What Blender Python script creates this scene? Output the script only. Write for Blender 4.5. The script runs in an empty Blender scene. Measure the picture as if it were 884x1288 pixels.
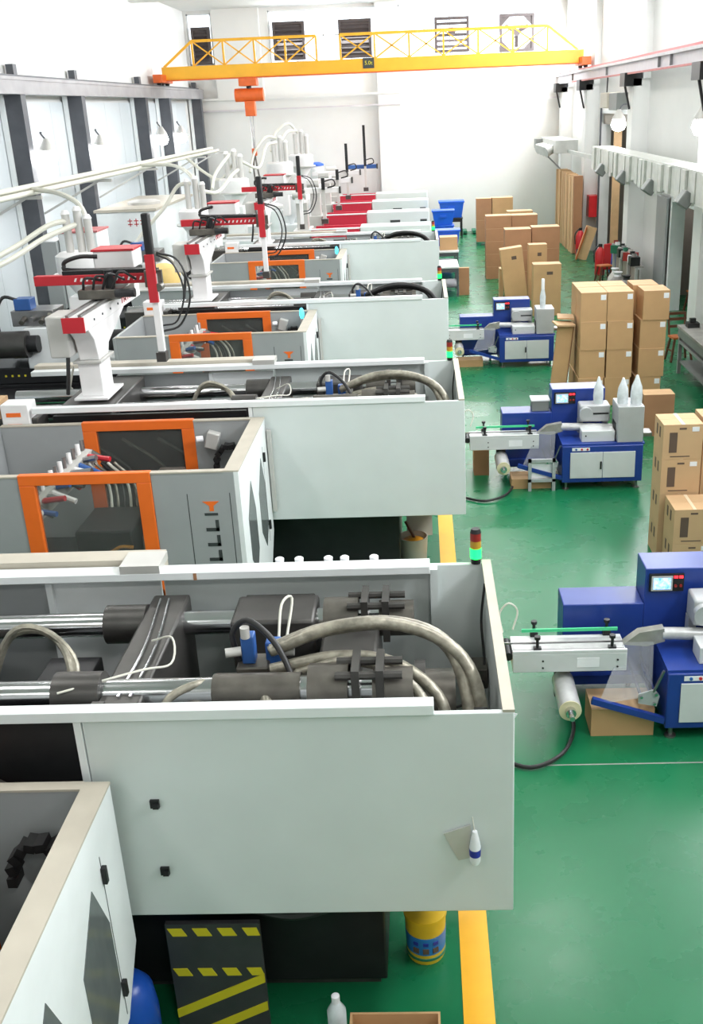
import bpy, bmesh, math, random
from math import radians, cos, sin, pi, sqrt
from mathutils import Vector, Matrix, Euler
random.seed(7)
SC = bpy.context.scene
COL = SC.collection

# ------------------------------------------------------------------ camera
FPX, CX, CY, IW, IH = 1280.0, 494.0, 644.0, 884, 1288
CAMH = 4.6
def _rot():
    y, p, r = radians(2.15), radians(21.74), radians(2.387)
    Rz = Matrix(((cos(y), sin(y), 0), (-sin(y), cos(y), 0), (0, 0, 1)))
    B = Matrix(((1, 0, 0), (0, 0, -1), (0, 1, 0)))
    Rx = Matrix(((1, 0, 0), (0, cos(p), -sin(p)), (0, sin(p), cos(p))))
    Rr = Matrix(((cos(r), sin(r), 0), (-sin(r), cos(r), 0), (0, 0, 1)))
    return Rr @ Rx @ B @ Rz
CM = _rot()                      # world -> camera (x right, y down, z forward)
CMI = CM.transposed()
CAMPOS = Vector((0, 0, CAMH))
def ray(x, y): return CMI @ Vector(((x - CX) / FPX, (y - CY) / FPX, 1))
def Pz(x, y, z): d = ray(x, y); return CAMPOS + d * ((z - CAMH) / d.z)
def Py(x, y, Y): d = ray(x, y); return CAMPOS + d * (Y / d.y)
def Px(x, y, X): d = ray(x, y); return CAMPOS + d * (X / d.x)

cd = bpy.data.cameras.new('camera')
cam = bpy.data.objects.new('camera', cd)
COL.objects.link(cam)
cd.sensor_fit = 'VERTICAL'
cd.sensor_height = 24.0
cd.lens = FPX / IH * 24.0
cd.shift_x = (IW / 2 - CX) / IH
cd.shift_y = (CY - IH / 2) / IH
cd.clip_start, cd.clip_end = 0.05, 300
rx, ry, rz = CM.row[0], CM.row[1], CM.row[2]
M = Matrix((rx, -ry, -rz)).transposed().to_4x4()
M.translation = CAMPOS
cam.matrix_world = M
SC.camera = cam

# ------------------------------------------------------------------ world, exposure
w = bpy.data.worlds.new('world'); SC.world = w; w.use_nodes = True
bg = w.node_tree.nodes['Background']
bg.inputs[0].default_value = (0.93, 0.97, 1.0, 1)
bg.inputs[1].default_value = 3.0
vs = SC.view_settings
vs.view_transform = 'Standard'; vs.look = 'None'; vs.gamma = 1.0; vs.use_curve_mapping = False
vs.exposure = 0.12

def area_light(name, loc, rot, sx, sy, power, col=(1, 1, 1)):
    l = bpy.data.lights.new(name, 'AREA'); l.shape = 'RECTANGLE'; l.size, l.size_y = sx, sy
    l.energy = power; l.color = col
    o = bpy.data.objects.new(name, l); COL.objects.link(o)
    o.location = loc; o.rotation_euler = rot
    return o
# daylight entering through the high windows of the right wall and the back wall
RIGHT_WINDOWS = [(1.0, 5.0), (7.0, 11.0), (13.0, 17.0), (20.0, 25.0), (28.2, 32.2), (34.6, 39.4)]
WZ0, WZ1 = 6.25, 7.8
for a, b in RIGHT_WINDOWS:
    area_light('window_daylight', (5.55, (a + b) / 2, (WZ0 + WZ1) / 2), (0, radians(90 - 20), 0), WZ1 - WZ0, b - a, (420 if a < 27 else 640) * (b - a) / 4, (0.96, 0.98, 1))
area_light('window_daylight', (-3.3, 40.3, 7.1), (radians(-60), 0, 0), 3.4, 1.5, 300, (0.95, 0.98, 1))
area_light('window_daylight', (2.1, 40.3, 7.1), (radians(-60), 0, 0), 5.2, 1.5, 420, (0.95, 0.98, 1))
# unseen fill lamps added under the ceiling to light the hall, light of each one
FILL_LAMPS = [(x, y) for y in (-2.0, 5.0, 12.0, 19.0, 26.0) for x in (-4.6, 1.6)]
for x, y in FILL_LAMPS:
    area_light('ceiling_fill_light', (x, y, 7.46), (0, 0, 0), 1.0, 1.0, 110, (1.0, 0.99, 0.96))

# ------------------------------------------------------------------ materials
def lin(c):
    c = c / 255.0
    return c / 12.92 if c <= 0.04045 else ((c + 0.055) / 1.055) ** 2.4
def rgb(t, k=1.0): return (min(1, lin(t[0]) * k), min(1, lin(t[1]) * k), min(1, lin(t[2]) * k), 1)
MATS = {}
def mat(name, col, rough=0.5, metal=0.0, var=0.06, scale=5.0, bump=0.0, coat=0.0, emit=0.0, alpha=1.0, col2=None, spec=0.5, stretch=None):
    m = bpy.data.materials.new(name); m.use_nodes = True
    nt = m.node_tree; n = nt.nodes; b = n['Principled BSDF']
    tc = n.new('ShaderNodeTexCoord'); nz = n.new('ShaderNodeTexNoise')
    nz.inputs['Scale'].default_value = scale; nz.inputs['Detail'].default_value = 4
    src = tc.outputs['Object']
    if stretch:
        mp = n.new('ShaderNodeMapping'); mp.inputs['Scale'].default_value = stretch
        nt.links.new(src, mp.inputs['Vector']); src = mp.outputs['Vector']
    nt.links.new(src, nz.inputs['Vector'])
    rp = n.new('ShaderNodeValToRGB')
    rp.color_ramp.elements[0].position = 0.3; rp.color_ramp.elements[1].position = 0.7
    rp.color_ramp.elements[0].color = rgb(col2) if col2 else rgb(col, 1 - var)
    rp.color_ramp.elements[1].color = rgb(col, 1 + var)
    nt.links.new(nz.outputs['Fac'], rp.inputs['Fac'])
    nt.links.new(rp.outputs['Color'], b.inputs['Base Color'])
    b.inputs['Roughness'].default_value = rough; b.inputs['Metallic'].default_value = metal
    b.inputs['Specular IOR Level'].default_value = spec
    b.inputs['Coat Weight'].default_value = coat; b.inputs['Coat Roughness'].default_value = 0.15
    if bump:
        bp = n.new('ShaderNodeBump'); bp.inputs['Strength'].default_value = bump; bp.inputs['Distance'].default_value = 0.01
        nt.links.new(nz.outputs['Fac'], bp.inputs['Height']); nt.links.new(bp.outputs['Normal'], b.inputs['Normal'])
    if emit:
        nt.links.new(rp.outputs['Color'], b.inputs['Emission Color']); b.inputs['Emission Strength'].default_value = emit
    if alpha < 1: b.inputs['Alpha'].default_value = alpha
    MATS[name] = m
    return m
def glassmat(name, tint, alpha, rough=0.05):
    m = bpy.data.materials.new(name); m.use_nodes = True
    nt = m.node_tree; n = nt.nodes; n.remove(n['Principled BSDF']); out = n['Material Output']
    t = n.new('ShaderNodeBsdfTransparent'); t.inputs[0].default_value = rgb(tint)
    g = n.new('ShaderNodeBsdfPrincipled'); g.inputs['Base Color'].default_value = rgb(tint); g.inputs['Roughness'].default_value = rough
    nz = n.new('ShaderNodeTexNoise'); nz.inputs['Scale'].default_value = 3
    mr = n.new('ShaderNodeMapRange'); mr.inputs[3].default_value = alpha * 0.7; mr.inputs[4].default_value = min(1, alpha * 1.3)
    nt.links.new(nz.outputs['Fac'], mr.inputs[0])
    mx = n.new('ShaderNodeMixShader')
    nt.links.new(mr.outputs[0], mx.inputs[0]); nt.links.new(t.outputs[0], mx.inputs[1]); nt.links.new(g.outputs[0], mx.inputs[2])
    nt.links.new(mx.outputs[0], out.inputs[0])
    MATS[name] = m
    return m

mat('wall', (220, 220, 218), 0.6, var=0.02, scale=1.5)
mat('wall_panel', (214, 220, 224), 0.3, var=0.02, scale=0.8)
mat('ceiling', (225, 225, 222), 0.7, var=0.02)
mat('steel_grey', (82, 84, 90), 0.5, 0.2, var=0.15, scale=3)
mat('steel_beam', (150, 148, 150), 0.5, 0.3, var=0.12, scale=2)
mat('rust_red', (190, 110, 110), 0.6, var=0.1)
mat('pale_beam', (205, 200, 205), 0.55, var=0.05)
mat('crane_yellow', (238, 176, 45), 0.4, var=0.06, scale=2)
mat('crane_orange', (222, 100, 40), 0.45, var=0.1)
mat('white_cover', (214, 220, 219), 0.38, var=0.03, scale=2.5)
mat('white_bright', (232, 235, 236), 0.4, var=0.03)
mat('cover_inside', (186, 192, 186), 0.5, var=0.05)
mat('guard_grey', (158, 161, 162), 0.4, var=0.04, scale=3)
mat('trim_beige', (184, 176, 162), 0.5, var=0.06)
mat('orange', (238, 112, 38), 0.4, var=0.04)
mat('black_steel', (38, 38, 40), 0.45, 0.3, var=0.25, scale=4)
mat('dark_steel', (78, 76, 74), 0.4, 0.5, var=0.2, scale=5)
mat('oily_steel', (100, 96, 90), 0.4, 0.5, var=0.3, scale=7)
mat('chrome', (205, 205, 208), 0.18, 1.0, var=0.06)
mat('dull_chrome', (150, 148, 148), 0.3, 0.9, var=0.1)
mat('hose_foil', (150, 145, 132), 0.38, 0.45, var=0.35, scale=18, bump=0.6)
mat('hose_black', (36, 35, 36), 0.45, var=0.2)
mat('hose_white', (214, 212, 200), 0.4, var=0.05)
mat('blue_valve', (48, 92, 160), 0.4, var=0.15)
mat('robot_white', (232, 230, 230), 0.35, var=0.03)
mat('robot_red', (190, 36, 48), 0.4, var=0.06)
mat('robot_grey', (196, 194, 190), 0.4, 0.2, var=0.05)
mat('mach_red', (196, 40, 62), 0.4, var=0.05)
mat('pack_blue', (34, 60, 138), 0.3, var=0.08, scale=4)
mat('pack_white', (205, 207, 208), 0.4, var=0.03)
mat('pack_grey', (178, 180, 182), 0.4, 0.2, var=0.05)
mat('green_rail', (60, 190, 130), 0.4)
mat('film', (190, 190, 190), 0.25, 0.2, var=0.15, scale=9)
mat('film_grey', (150, 148, 140), 0.3, 0.2, var=0.2, scale=9)
mat('film_core', (214, 205, 170), 0.5)
mat('carton', (192, 152, 108), 0.75, var=0.06, scale=3)
mat('carton_pale', (200, 164, 124), 0.75, var=0.05, scale=3)
mat('carton_dark', (168, 122, 88), 0.75, var=0.07, scale=3)
mat('carton_print', (96, 78, 66), 0.8)
mat('tape', (222, 205, 176), 0.3)
mat('sticker', (235, 235, 238), 0.6)
mat('tub_blue', (30, 92, 205), 0.35, var=0.05)
mat('barrel_blue', (28, 78, 170), 0.3, var=0.08)
mat('bucket_yellow', (228, 186, 40), 0.4, var=0.08)
mat('bucket_blue', (42, 118, 190), 0.4, var=0.1)
mat('grease', (236, 160, 30), 0.35, var=0.08)
mat('hazard_yellow', (222, 205, 40), 0.5, var=0.06)
mat('hazard_black', (62, 62, 64), 0.5, var=0.15)
mat('floor_line', (240, 176, 34), 0.4, var=0.05)
mat('wood_seat', (196, 110, 58), 0.5, var=0.12, stretch=(1, 8, 1))
mat('wood_dark', (98, 60, 40), 0.55, var=0.15)
mat('board_pale', (222, 184, 140), 0.65, var=0.06)
mat('extinguisher_red', (196, 34, 40), 0.35)
mat('text_dark', (58, 62, 62), 0.5)
mat('blue_print', (40, 50, 150), 0.5)
mat('duct_grey', (188, 190, 186), 0.45, 0.15, var=0.08)
mat('duct_foil', (206, 208, 202), 0.38, 0.2, var=0.1, scale=6)
mat('duct_dark', (120, 124, 122), 0.5)
mat('room_grey', (150, 142, 132), 0.7)
mat('junk_grey', (150, 148, 144), 0.6, var=0.2)
mat('plastic_wrap', (214, 220, 224), 0.15, var=0.15, scale=14, bump=0.5)
mat('pallet_green', (30, 110, 82), 0.5)
mat('fan_dark', (74, 66, 66), 0.5)
mat('lamp_white', (255, 255, 255), 0.5, emit=30.0)
mat('screen', (60, 140, 250), 0.3, emit=1.3, var=0.15, scale=30, col2=(200, 232, 255))
mat('display_red', (255, 40, 50), 0.3, emit=3.0)
mat('lens_green', (40, 255, 140), 0.3, emit=6.0)
mat('lens_white_green', (20, 255, 84), 0.3, emit=4.0)
mat('lens_cyan', (70, 215, 245), 0.3, emit=2.5)
mat('lens_red', (150, 40, 36), 0.35)
mat('lens_amber', (190, 150, 50), 0.35)
mat('bag_tan', (222, 190, 120), 0.6, var=0.1)
glassmat('window_glass', (250, 252, 255), 0.06)
glassmat('guard_glass', (222, 225, 222), 0.06, 0.06)
glassmat('smoke_glass', (120, 126, 126), 0.75, 0.12)
glassmat('clear_film', (240, 242, 244), 0.1, 0.12)

# green epoxy floor
m = mat('floor_green', (22, 108, 68), 0.3, var=0.14, scale=0.55, spec=0.35)
nt = m.node_tree; b = nt.nodes['Principled BSDF']
nz = nt.nodes.new('ShaderNodeTexNoise'); nz.inputs['Scale'].default_value = 2.2; nz.inputs['Detail'].default_value = 6
tc = nt.nodes.new('ShaderNodeTexCoord'); nt.links.new(tc.outputs['Object'], nz.inputs['Vector'])
mr = nt.nodes.new('ShaderNodeMapRange'); mr.inputs[3].default_value = 0.2; mr.inputs[4].default_value = 0.36
nt.links.new(nz.outputs['Fac'], mr.inputs[0]); nt.links.new(mr.outputs[0], b.inputs['Roughness'])

# ------------------------------------------------------------------ mesh helpers
class MB:
    def __init__(s): s.v = []; s.f = []
    def add(s, vs, fs):
        o = len(s.v); s.v += [tuple(p) for p in vs]; s.f += [tuple(i + o for i in f) for f in fs]; return s
    def box(s, x0, x1, y0, y1, z0, z1):
        return s.add([(x0, y0, z0), (x1, y0, z0), (x1, y1, z0), (x0, y1, z0), (x0, y0, z1), (x1, y0, z1), (x1, y1, z1), (x0, y1, z1)],
                     [(3, 2, 1, 0), (4, 5, 6, 7), (0, 1, 5, 4), (1, 2, 6, 5), (2, 3, 7, 6), (3, 0, 4, 7)])
    def obox(s, c, size, rot=(0, 0, 0)):
        R = Euler(rot).to_matrix(); c = Vector(c); hx, hy, hz = [k / 2 for k in size]
        P = [c + R @ Vector(p) for p in ((-hx, -hy, -hz), (hx, -hy, -hz), (hx, hy, -hz), (-hx, hy, -hz), (-hx, -hy, hz), (hx, -hy, hz), (hx, hy, hz), (-hx, hy, hz))]
        return s.add(P, [(3, 2, 1, 0), (4, 5, 6, 7), (0, 1, 5, 4), (1, 2, 6, 5), (2, 3, 7, 6), (3, 0, 4, 7)])
    def bar(s, a, b, w, h=None):
        a, b = Vector(a), Vector(b); h = h or w; d = (b - a); L = d.length; d.normalize()
        up = Vector((0, 0, 1)) if abs(d.z) < 0.95 else Vector((0, 1, 0))
        x = d.cross(up).normalized(); y = x.cross(d).normalized()
        P = [q + x * sx * w / 2 + y * sy * h / 2 for q in (a, b) for sx, sy in ((-1, -1), (1, -1), (1, 1), (-1, 1))]
        return s.add(P, [(0, 1, 2, 3), (7, 6, 5, 4), (0, 4, 5, 1), (1, 5, 6, 2), (2, 6, 7, 3), (3, 7, 4, 0)])
    def cyl(s, a, b, r, r2=None, n=16):
        a, b = Vector(a), Vector(b); r2 = r if r2 is None else r2; d = (b - a).normalized()
        up = Vector((0, 0, 1)) if abs(d.z) < 0.9 else Vector((1, 0, 0))
        x = d.cross(up).normalized(); y = d.cross(x)
        P = [a + (x * cos(t) + y * sin(t)) * r for t in [2 * pi * i / n for i in range(n)]] + \
            [b + (x * cos(t) + y * sin(t)) * r2 for t in [2 * pi * i / n for i in range(n)]]
        F = [(i, (i + 1) % n, n + (i + 1) % n, n + i) for i in range(n)]
        return s.add(P, F + [tuple(range(n - 1, -1, -1)), tuple(range(n, 2 * n))])
    def tube(s, pts, r, n=8, sub=5):
        P = [Vector(p) for p in pts]
        if sub > 1 and len(P) > 2:
            Q = []
            E = [P[0] * 2 - P[1]] + P + [P[-1] * 2 - P[-2]]
            for i in range(1, len(E) - 2):
                for k in range(sub):
                    t = k / sub; p0, p1, p2, p3 = E[i - 1:i + 3]
                    Q.append(0.5 * ((2 * p1) + (p2 - p0) * t + (2 * p0 - 5 * p1 + 4 * p2 - p3) * t * t + (3 * p1 - p0 - 3 * p2 + p3) * t ** 3))
            P = Q + [P[-1]]
        vs, x = [], None
        for i, p in enumerate(P):
            d = (P[min(i + 1, len(P) - 1)] - P[max(i - 1, 0)]).normalized()
            if x is None:
                up = Vector((0, 0, 1)) if abs(d.z) < 0.9 else Vector((1, 0, 0)); x = d.cross(up).normalized()
            else:
                x = (x - d * x.dot(d)).normalized()
            y = d.cross(x)
            vs += [p + (x * cos(2 * pi * k / n) + y * sin(2 * pi * k / n)) * r for k in range(n)]
        F = [(i * n + k, i * n + (k + 1) % n, (i + 1) * n + (k + 1) % n, (i + 1) * n + k) for i in range(len(P) - 1) for k in range(n)]
        F += [tuple(range(n - 1, -1, -1)), tuple(range((len(P) - 1) * n, len(P) * n))]
        return s.add(vs, F)
    def prism(s, poly, axis, a0, a1):
        # poly: 2D points; axis x -> (y,z), y -> (x,z), z -> (x,y)
        def mk(p, a): return {'x': (a, p[0], p[1]), 'y': (p[0], a, p[1]), 'z': (p[0], p[1], a)}[axis]
        n = len(poly)
        return s.add([mk(p, a0) for p in poly] + [mk(p, a1) for p in poly],
                     [tuple(range(n - 1, -1, -1)), tuple(range(n, 2 * n))] + [(i, (i + 1) % n, n + (i + 1) % n, n + i) for i in range(n)])
    def lathe(s, prof, c, n=18):
        vs = [(c[0] + r * cos(2 * pi * k / n), c[1] + r * sin(2 * pi * k / n), c[2] + z) for r, z in prof for k in range(n)]
        F = [(i * n + k, i * n + (k + 1) % n, (i + 1) * n + (k + 1) % n, (i + 1) * n + k) for i in range(len(prof) - 1) for k in range(n)]
        F += [tuple(range(n - 1, -1, -1)), tuple(range((len(prof) - 1) * n, len(prof) * n))]
        return s.add(vs, F)

def origin_of(o):
    v = Vector((0, 0, 0))
    while o is not None: v += Vector(o.location); o = o.parent
    return v
def obj(name, mb, material, parent=None, bevel=0.0, base=None):
    """one mesh object; vertices are given in world space (or in the space of a root at 0)"""
    me = bpy.data.meshes.new(name)
    off = origin_of(parent) if parent else Vector(base or (0, 0, 0))
    me.from_pydata([(v[0] - off.x, v[1] - off.y, v[2] - off.z) for v in mb.v], [], mb.f)
    bm = bmesh.new(); bm.from_mesh(me); bmesh.ops.recalc_face_normals(bm, faces=bm.faces); bm.to_mesh(me); bm.free()
    for p in me.polygons: p.use_smooth = True
    me.set_sharp_from_angle(angle=radians(38))
    me.materials.append(MATS[material])
    o = bpy.data.objects.new(name, me); COL.objects.link(o)
    if parent: o.parent = parent
    else: o.location = off
    if bevel:
        bv = o.modifiers.new('bevel', 'BEVEL'); bv.width = bevel; bv.segments = 2; bv.limit_method = 'ANGLE'; bv.angle_limit = radians(50)
    return o
def tag(o, label, cat, group=None):
    o['label'] = label; o['category'] = cat
    if group: o['group'] = group
    return o
def thing(name, label, cat, loc=(0, 0, 0), group=None):
    o = bpy.data.objects.new(name, None); COL.objects.link(o); o.empty_display_size = 0.1
    o.location = loc
    return tag(o, label, cat, group)
def struct(name, mb, material, parent=None, base=None):
    o = obj(name, mb, material, parent, base=base)
    if not parent: o['kind'] = 'structure'
    return o
def copy_tree(o, parent=None):
    c = o.copy(); COL.objects.link(c); c.parent = parent
    for ch in list(o.children): copy_tree(ch, c)
    return c
def dup(root, loc, label, group=None, rz=None):
    c = copy_tree(root); c.location = loc; c['label'] = label
    if rz is not None: c.rotation_euler = (0, 0, rz)
    if group: c['group'] = group
    return c
def text_obj(name, body, size, material, parent, loc, rot, depth=0.002):
    cu = bpy.data.curves.new(name, 'FONT'); cu.body = body; cu.size = size; cu.extrude = depth; cu.align_x = 'CENTER'; cu.align_y = 'CENTER'
    t = bpy.data.objects.new(name, cu); COL.objects.link(t)
    bpy.context.view_layer.update()
    me = bpy.data.meshes.new_from_object(t.evaluated_get(bpy.context.evaluated_depsgraph_get()))
    bpy.data.objects.remove(t)
    me.materials.clear(); me.materials.append(MATS[material])
    o = bpy.data.objects.new(name, me); COL.objects.link(o); o.parent = parent
    o.location = Vector(loc) - origin_of(parent); o.rotation_euler = rot
    return o

# ------------------------------------------------------------------ structure
XL, XR, YB, YF, ZC = -8.35, 5.6, 40.5, -6.0, 8.05
floor = struct('floor', MB().box(XL - 0.3, 11.0, YF, YB + 0.3, -0.2, 0.0), 'floor_green')
obj('marking_line', MB().box(0.115, 0.285, YF + 0.5, 27.0, 0.0, 0.003), 'floor_line', floor)
for k, y in enumerate((6.35, 13.2)):
    obj('floor_joint', MB().box(0.5, 5.5, y, y + 0.012, 0.0, 0.0012), 'junk_grey', floor)
ceiling = struct('ceiling', MB().box(XL - 0.3, XR + 0.3, YF, YB + 0.3, ZC, ZC + 0.2), 'ceiling')
for y in (-2, 5, 12, 19, 26, 33):
    obj('ceiling_beam', MB().box(XL, XR, y - 0.15, y + 0.15, ZC - 0.35, ZC), 'ceiling', ceiling)

def holes_wall(u0, u1, z0, z1, holes, put):
    us = sorted(set([u0, u1] + [h[i] for h in holes for i in (0, 1)])); zs = sorted(set([z0, z1] + [h[i] for h in holes for i in (2, 3)]))
    for a, b in zip(us, us[1:]):
        run = None
        for c, d in zip(zs, zs[1:]):
            inside = any(h[0] <= (a + b) / 2 <= h[1] and h[2] <= (c + d) / 2 <= h[3] for h in holes)
            if inside:
                if run: put(a, b, *run); run = None
            else: run = (run[0], d) if run else (c, d)
        if run: put(a, b, *run)

# right wall: doors and high windows
D1 = (21.3, 23.6, 0.0, 2.5)
D2 = (28.9, 33.2, 0.0, 4.25)
mb = MB()
holes_wall(YF, YB + 0.2, 0, ZC, [D1, D2] + [(a, b, WZ0, WZ1) for a, b in RIGHT_WINDOWS], lambda a, b, c, d: mb.box(XR, XR + 0.22, a, b, c, d))
wall_right = struct('wall_right', mb, 'wall')
PILLARS_R = [(12.2, 12.8), (19.6, 20.2), (26.6, 27.2), (33.9, 34.5), (39.6, 40.2)]
for a, b in PILLARS_R:
    obj('pillar', MB().box(XR - 0.4, XR, a, b, 0, 4.98), 'wall', wall_right)
    obj('upper_pillar', MB().box(XR - 0.18, XR, a - 0.05, b + 0.05, 4.98, ZC), 'wall', wall_right)
for a, b in PILLARS_R:      # dark brackets that carry the runway beam
    c = (a + b) / 2
    k = obj('bracket', MB().box(XR - 0.62, XR - 0.2, c - 0.3, c + 0.3, 4.82, 5.12), 'black_steel', wall_right)
    obj('bracket_strut', MB().bar((XR - 0.55, c, 4.84), (XR - 0.42, c, 4.3), 0.05), 'black_steel', k)
rb = MB().box(XR - 0.52, XR - 0.28, YF, YB, 5.35, 5.41).box(XR - 0.44, XR - 0.38, YF, YB, 5.14, 5.36).box(XR - 0.5, XR - 0.3, YF, YB, 5.1, 5.14)
runway = obj('runway_beam', rb, 'pale_beam', wall_right)
obj('rail', MB().box(XR - 0.43, XR - 0.37, YF, YB - 0.3, 5.41, 5.47), 'rust_red', runway)
for y in (9, 16, 22.5, 23.6, 30, 36.5):
    obj('stiffener', MB().box(XR - 0.5, XR - 0.36, y - 0.012, y + 0.012, 5.14, 5.35), 'steel_beam', runway)
obj('conductor_bar', MB().box(XR - 0.56, XR - 0.53, YF, 36, 5.08, 5.12), 'rust_red', wall_right)

def window(n, axis, a, b, z0, z1, pos, cols, rows):
    fr = MB(); t = 0.05
    def put(m, u0, u1, c, d, th): m.box(u0, u1, pos - th / 2, pos + th / 2, c, d) if axis == 'y' else m.box(pos - th / 2, pos + th / 2, u0, u1, c, d)
    put(fr, a, b, z0, z0 + t, 0.07); put(fr, a, b, z1 - t, z1, 0.07); put(fr, a, a + t, z0, z1, 0.07); put(fr, b - t, b, z0, z1, 0.07)
    for i in range(1, cols): u = a + (b - a) * i / cols; put(fr, u - 0.02, u + 0.02, z0, z1, 0.05)
    for i in range(1, rows): z = z0 + (z1 - z0) * i / rows; put(fr, a, b, z - 0.02, z + 0.02, 0.05)
    w = struct('window_%d' % n, fr, 'white_bright')
    for i in range(cols):
        for j in range(rows):
            g = MB(); put(g, a + (b - a) * i / cols + 0.02, a + (b - a) * (i + 1) / cols - 0.02, z0 + (z1 - z0) * j / rows + 0.02, z0 + (z1 - z0) * (j + 1) / rows - 0.02, 0.006)
            obj('pane', g, 'window_glass', w)
wn = 1
for a, b in RIGHT_WINDOWS:
    window(wn, 'x', a, b, WZ0, WZ1, XR + 0.1, 3, 2); wn += 1

# back wall with a strip of windows
BW = [(-8.25, -7.35, 6.25, 7.95), (-5.3, -1.35, 6.2, 7.95), (-0.6, 4.95, 6.15, 7.95)]
mb = MB()
holes_wall(XL, XR, 0, ZC, BW, lambda a, b, c, d: mb.box(a, b, YB, YB + 0.22, c, d))
wall_back = struct('wall_back', mb, 'wall')
obj('pillar', MB().box(-7.95, -6.2, YB - 0.25, YB, 0, 5.1).box(-7.3, -5.6, YB - 0.25, YB, 5.1, ZC), 'wall', wall_back)
obj('pillar', MB().box(-1.42, -0.6, YB - 0.3, YB, 0, ZC), 'wall', wall_back)
obj('ledge', MB().box(XL, XR, YB - 0.32, YB - 0.24, 5.02, 5.1), 'wall', wall_back)
obj('conduit', MB().box(-7.9, XR, YB - 0.335, YB - 0.3, 4.64, 4.69), 'pale_beam', wall_back)
for (a, b, c, d), (nc, nr) in zip(BW, ((1, 2), (4, 2), (6, 2))):
    window(wn, 'y', a, b, c, d, YB + 0.1, nc, nr); wn += 1

# left wall: panels, steel columns, runway beam
wall_left = struct('wall_left', MB().box(XL - 0.2, XL, YF, YB + 0.2, 0, ZC), 'wall')
ys = [YF + 0.2 + 1.45 * i for i in range(32)]
for i, y in enumerate(ys):
    if y + 1.45 > YB: break
    obj('panel', MB().box(XL, XL + 0.035, y + 0.006, y + 1.444, 0.05, 4.98), 'wall_panel', wall_left)
    obj('upper_panel', MB().box(XL, XL + 0.03, y + 0.004, y + 1.446, 5.2, ZC - 0.02), 'wall', wall_left)
COLS_L = [9.5, 13.5, 17.6, 21.8, 25.75, 31.8, 34.85, 39.9]
for y in COLS_L:
    c = obj('steel_column', MB().box(-8.2, -7.86, y - 0.01 - 0.13, y + 0.13, 0, 5.12), 'steel_grey', wall_left)
    obj('flange', MB().box(-8.3, -8.2, y - 0.2, y + 0.2, 0, 5.12), 'white_bright', c)
    obj('stub', MB().box(-8.25, -8.1, y + 0.35, y + 0.55, 5.36, 5.68), 'steel_grey', c)
lb = MB().box(-8.2, -7.82, YF, YB - 0.2, 5.36, 5.42).box(-7.9, -7.84, YF, YB - 0.2, 5.14, 5.37).box(-8.15, -7.82, YF, YB - 0.2, 5.1, 5.14)
obj('runway_beam', lb, 'steel_beam', wall_left)
obj('rail', MB().box(-8.04, -7.97, YF, YB - 0.3, 5.42, 5.47), 'steel_grey', wall_left)
wall_front = struct('wall_front', MB().box(XL, XR, YF - 0.2, YF, 0, ZC), 'wall')

# side rooms behind the door openings
mb = MB().box(8.6, 8.8, 20.0, 35.0, 0, 5).box(XR + 0.22, 8.6, 19.9, 20.0, 0, 5).box(XR + 0.22, 8.6, 34.9, 35.0, 0, 5).box(XR + 0.22, 8.6, 25.4, 25.55, 0, 5).box(XR + 0.22, 8.8, 19.9, 35, 5, 5.1)
struct('wall_side_room', mb, 'room_grey')
def door_trim(n, D):
    a, b, z0, z1 = D
    struct('door_%d' % n, MB().box(XR - 0.04, XR + 0.26, a - 0.02, a + 0.1, 0, z1 + 0.02).box(XR - 0.04, XR + 0.26, b - 0.1, b + 0.02, 0, z1 + 0.02).box(XR - 0.04, XR + 0.26, a + 0.1, b - 0.1, z1 - 0.1, z1 + 0.02), 'white_bright')
door_trim(1, D1); door_trim(2, D2)
d = bpy.data.objects['door_1']
obj('door_leaf', MB().box(XR - 0.1, XR - 0.05, 23.75, 24.75, 0.02, 2.45), 'guard_grey', d)
d = bpy.data.objects['door_2']
obj('track_post', MB().box(XR - 0.1, XR - 0.05, 33.0, 33.06, 0, 4.6), 'steel_grey', d)
obj('lintel', MB().box(XR + 0.02, XR + 0.2, 28.9, 33.2, 3.85, 4.25), 'room_grey', d)
obj('inner_jamb', MB().box(XR + 0.27, XR + 0.5, 32.6, 32.7, 0, 4.0), 'board_pale', d)

for lx, ly in ((6.15, 24.3), (6.3, 31.4)):  # unseen point lights added to brighten the rooms behind the doorways
    l = bpy.data.lights.new('side_room_fill', 'POINT'); l.energy = 45; l.shadow_soft_size = 0.2
    o = bpy.data.objects.new('side_room_fill', l); COL.objects.link(o); o.location = (lx, ly, 3.3)
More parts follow.
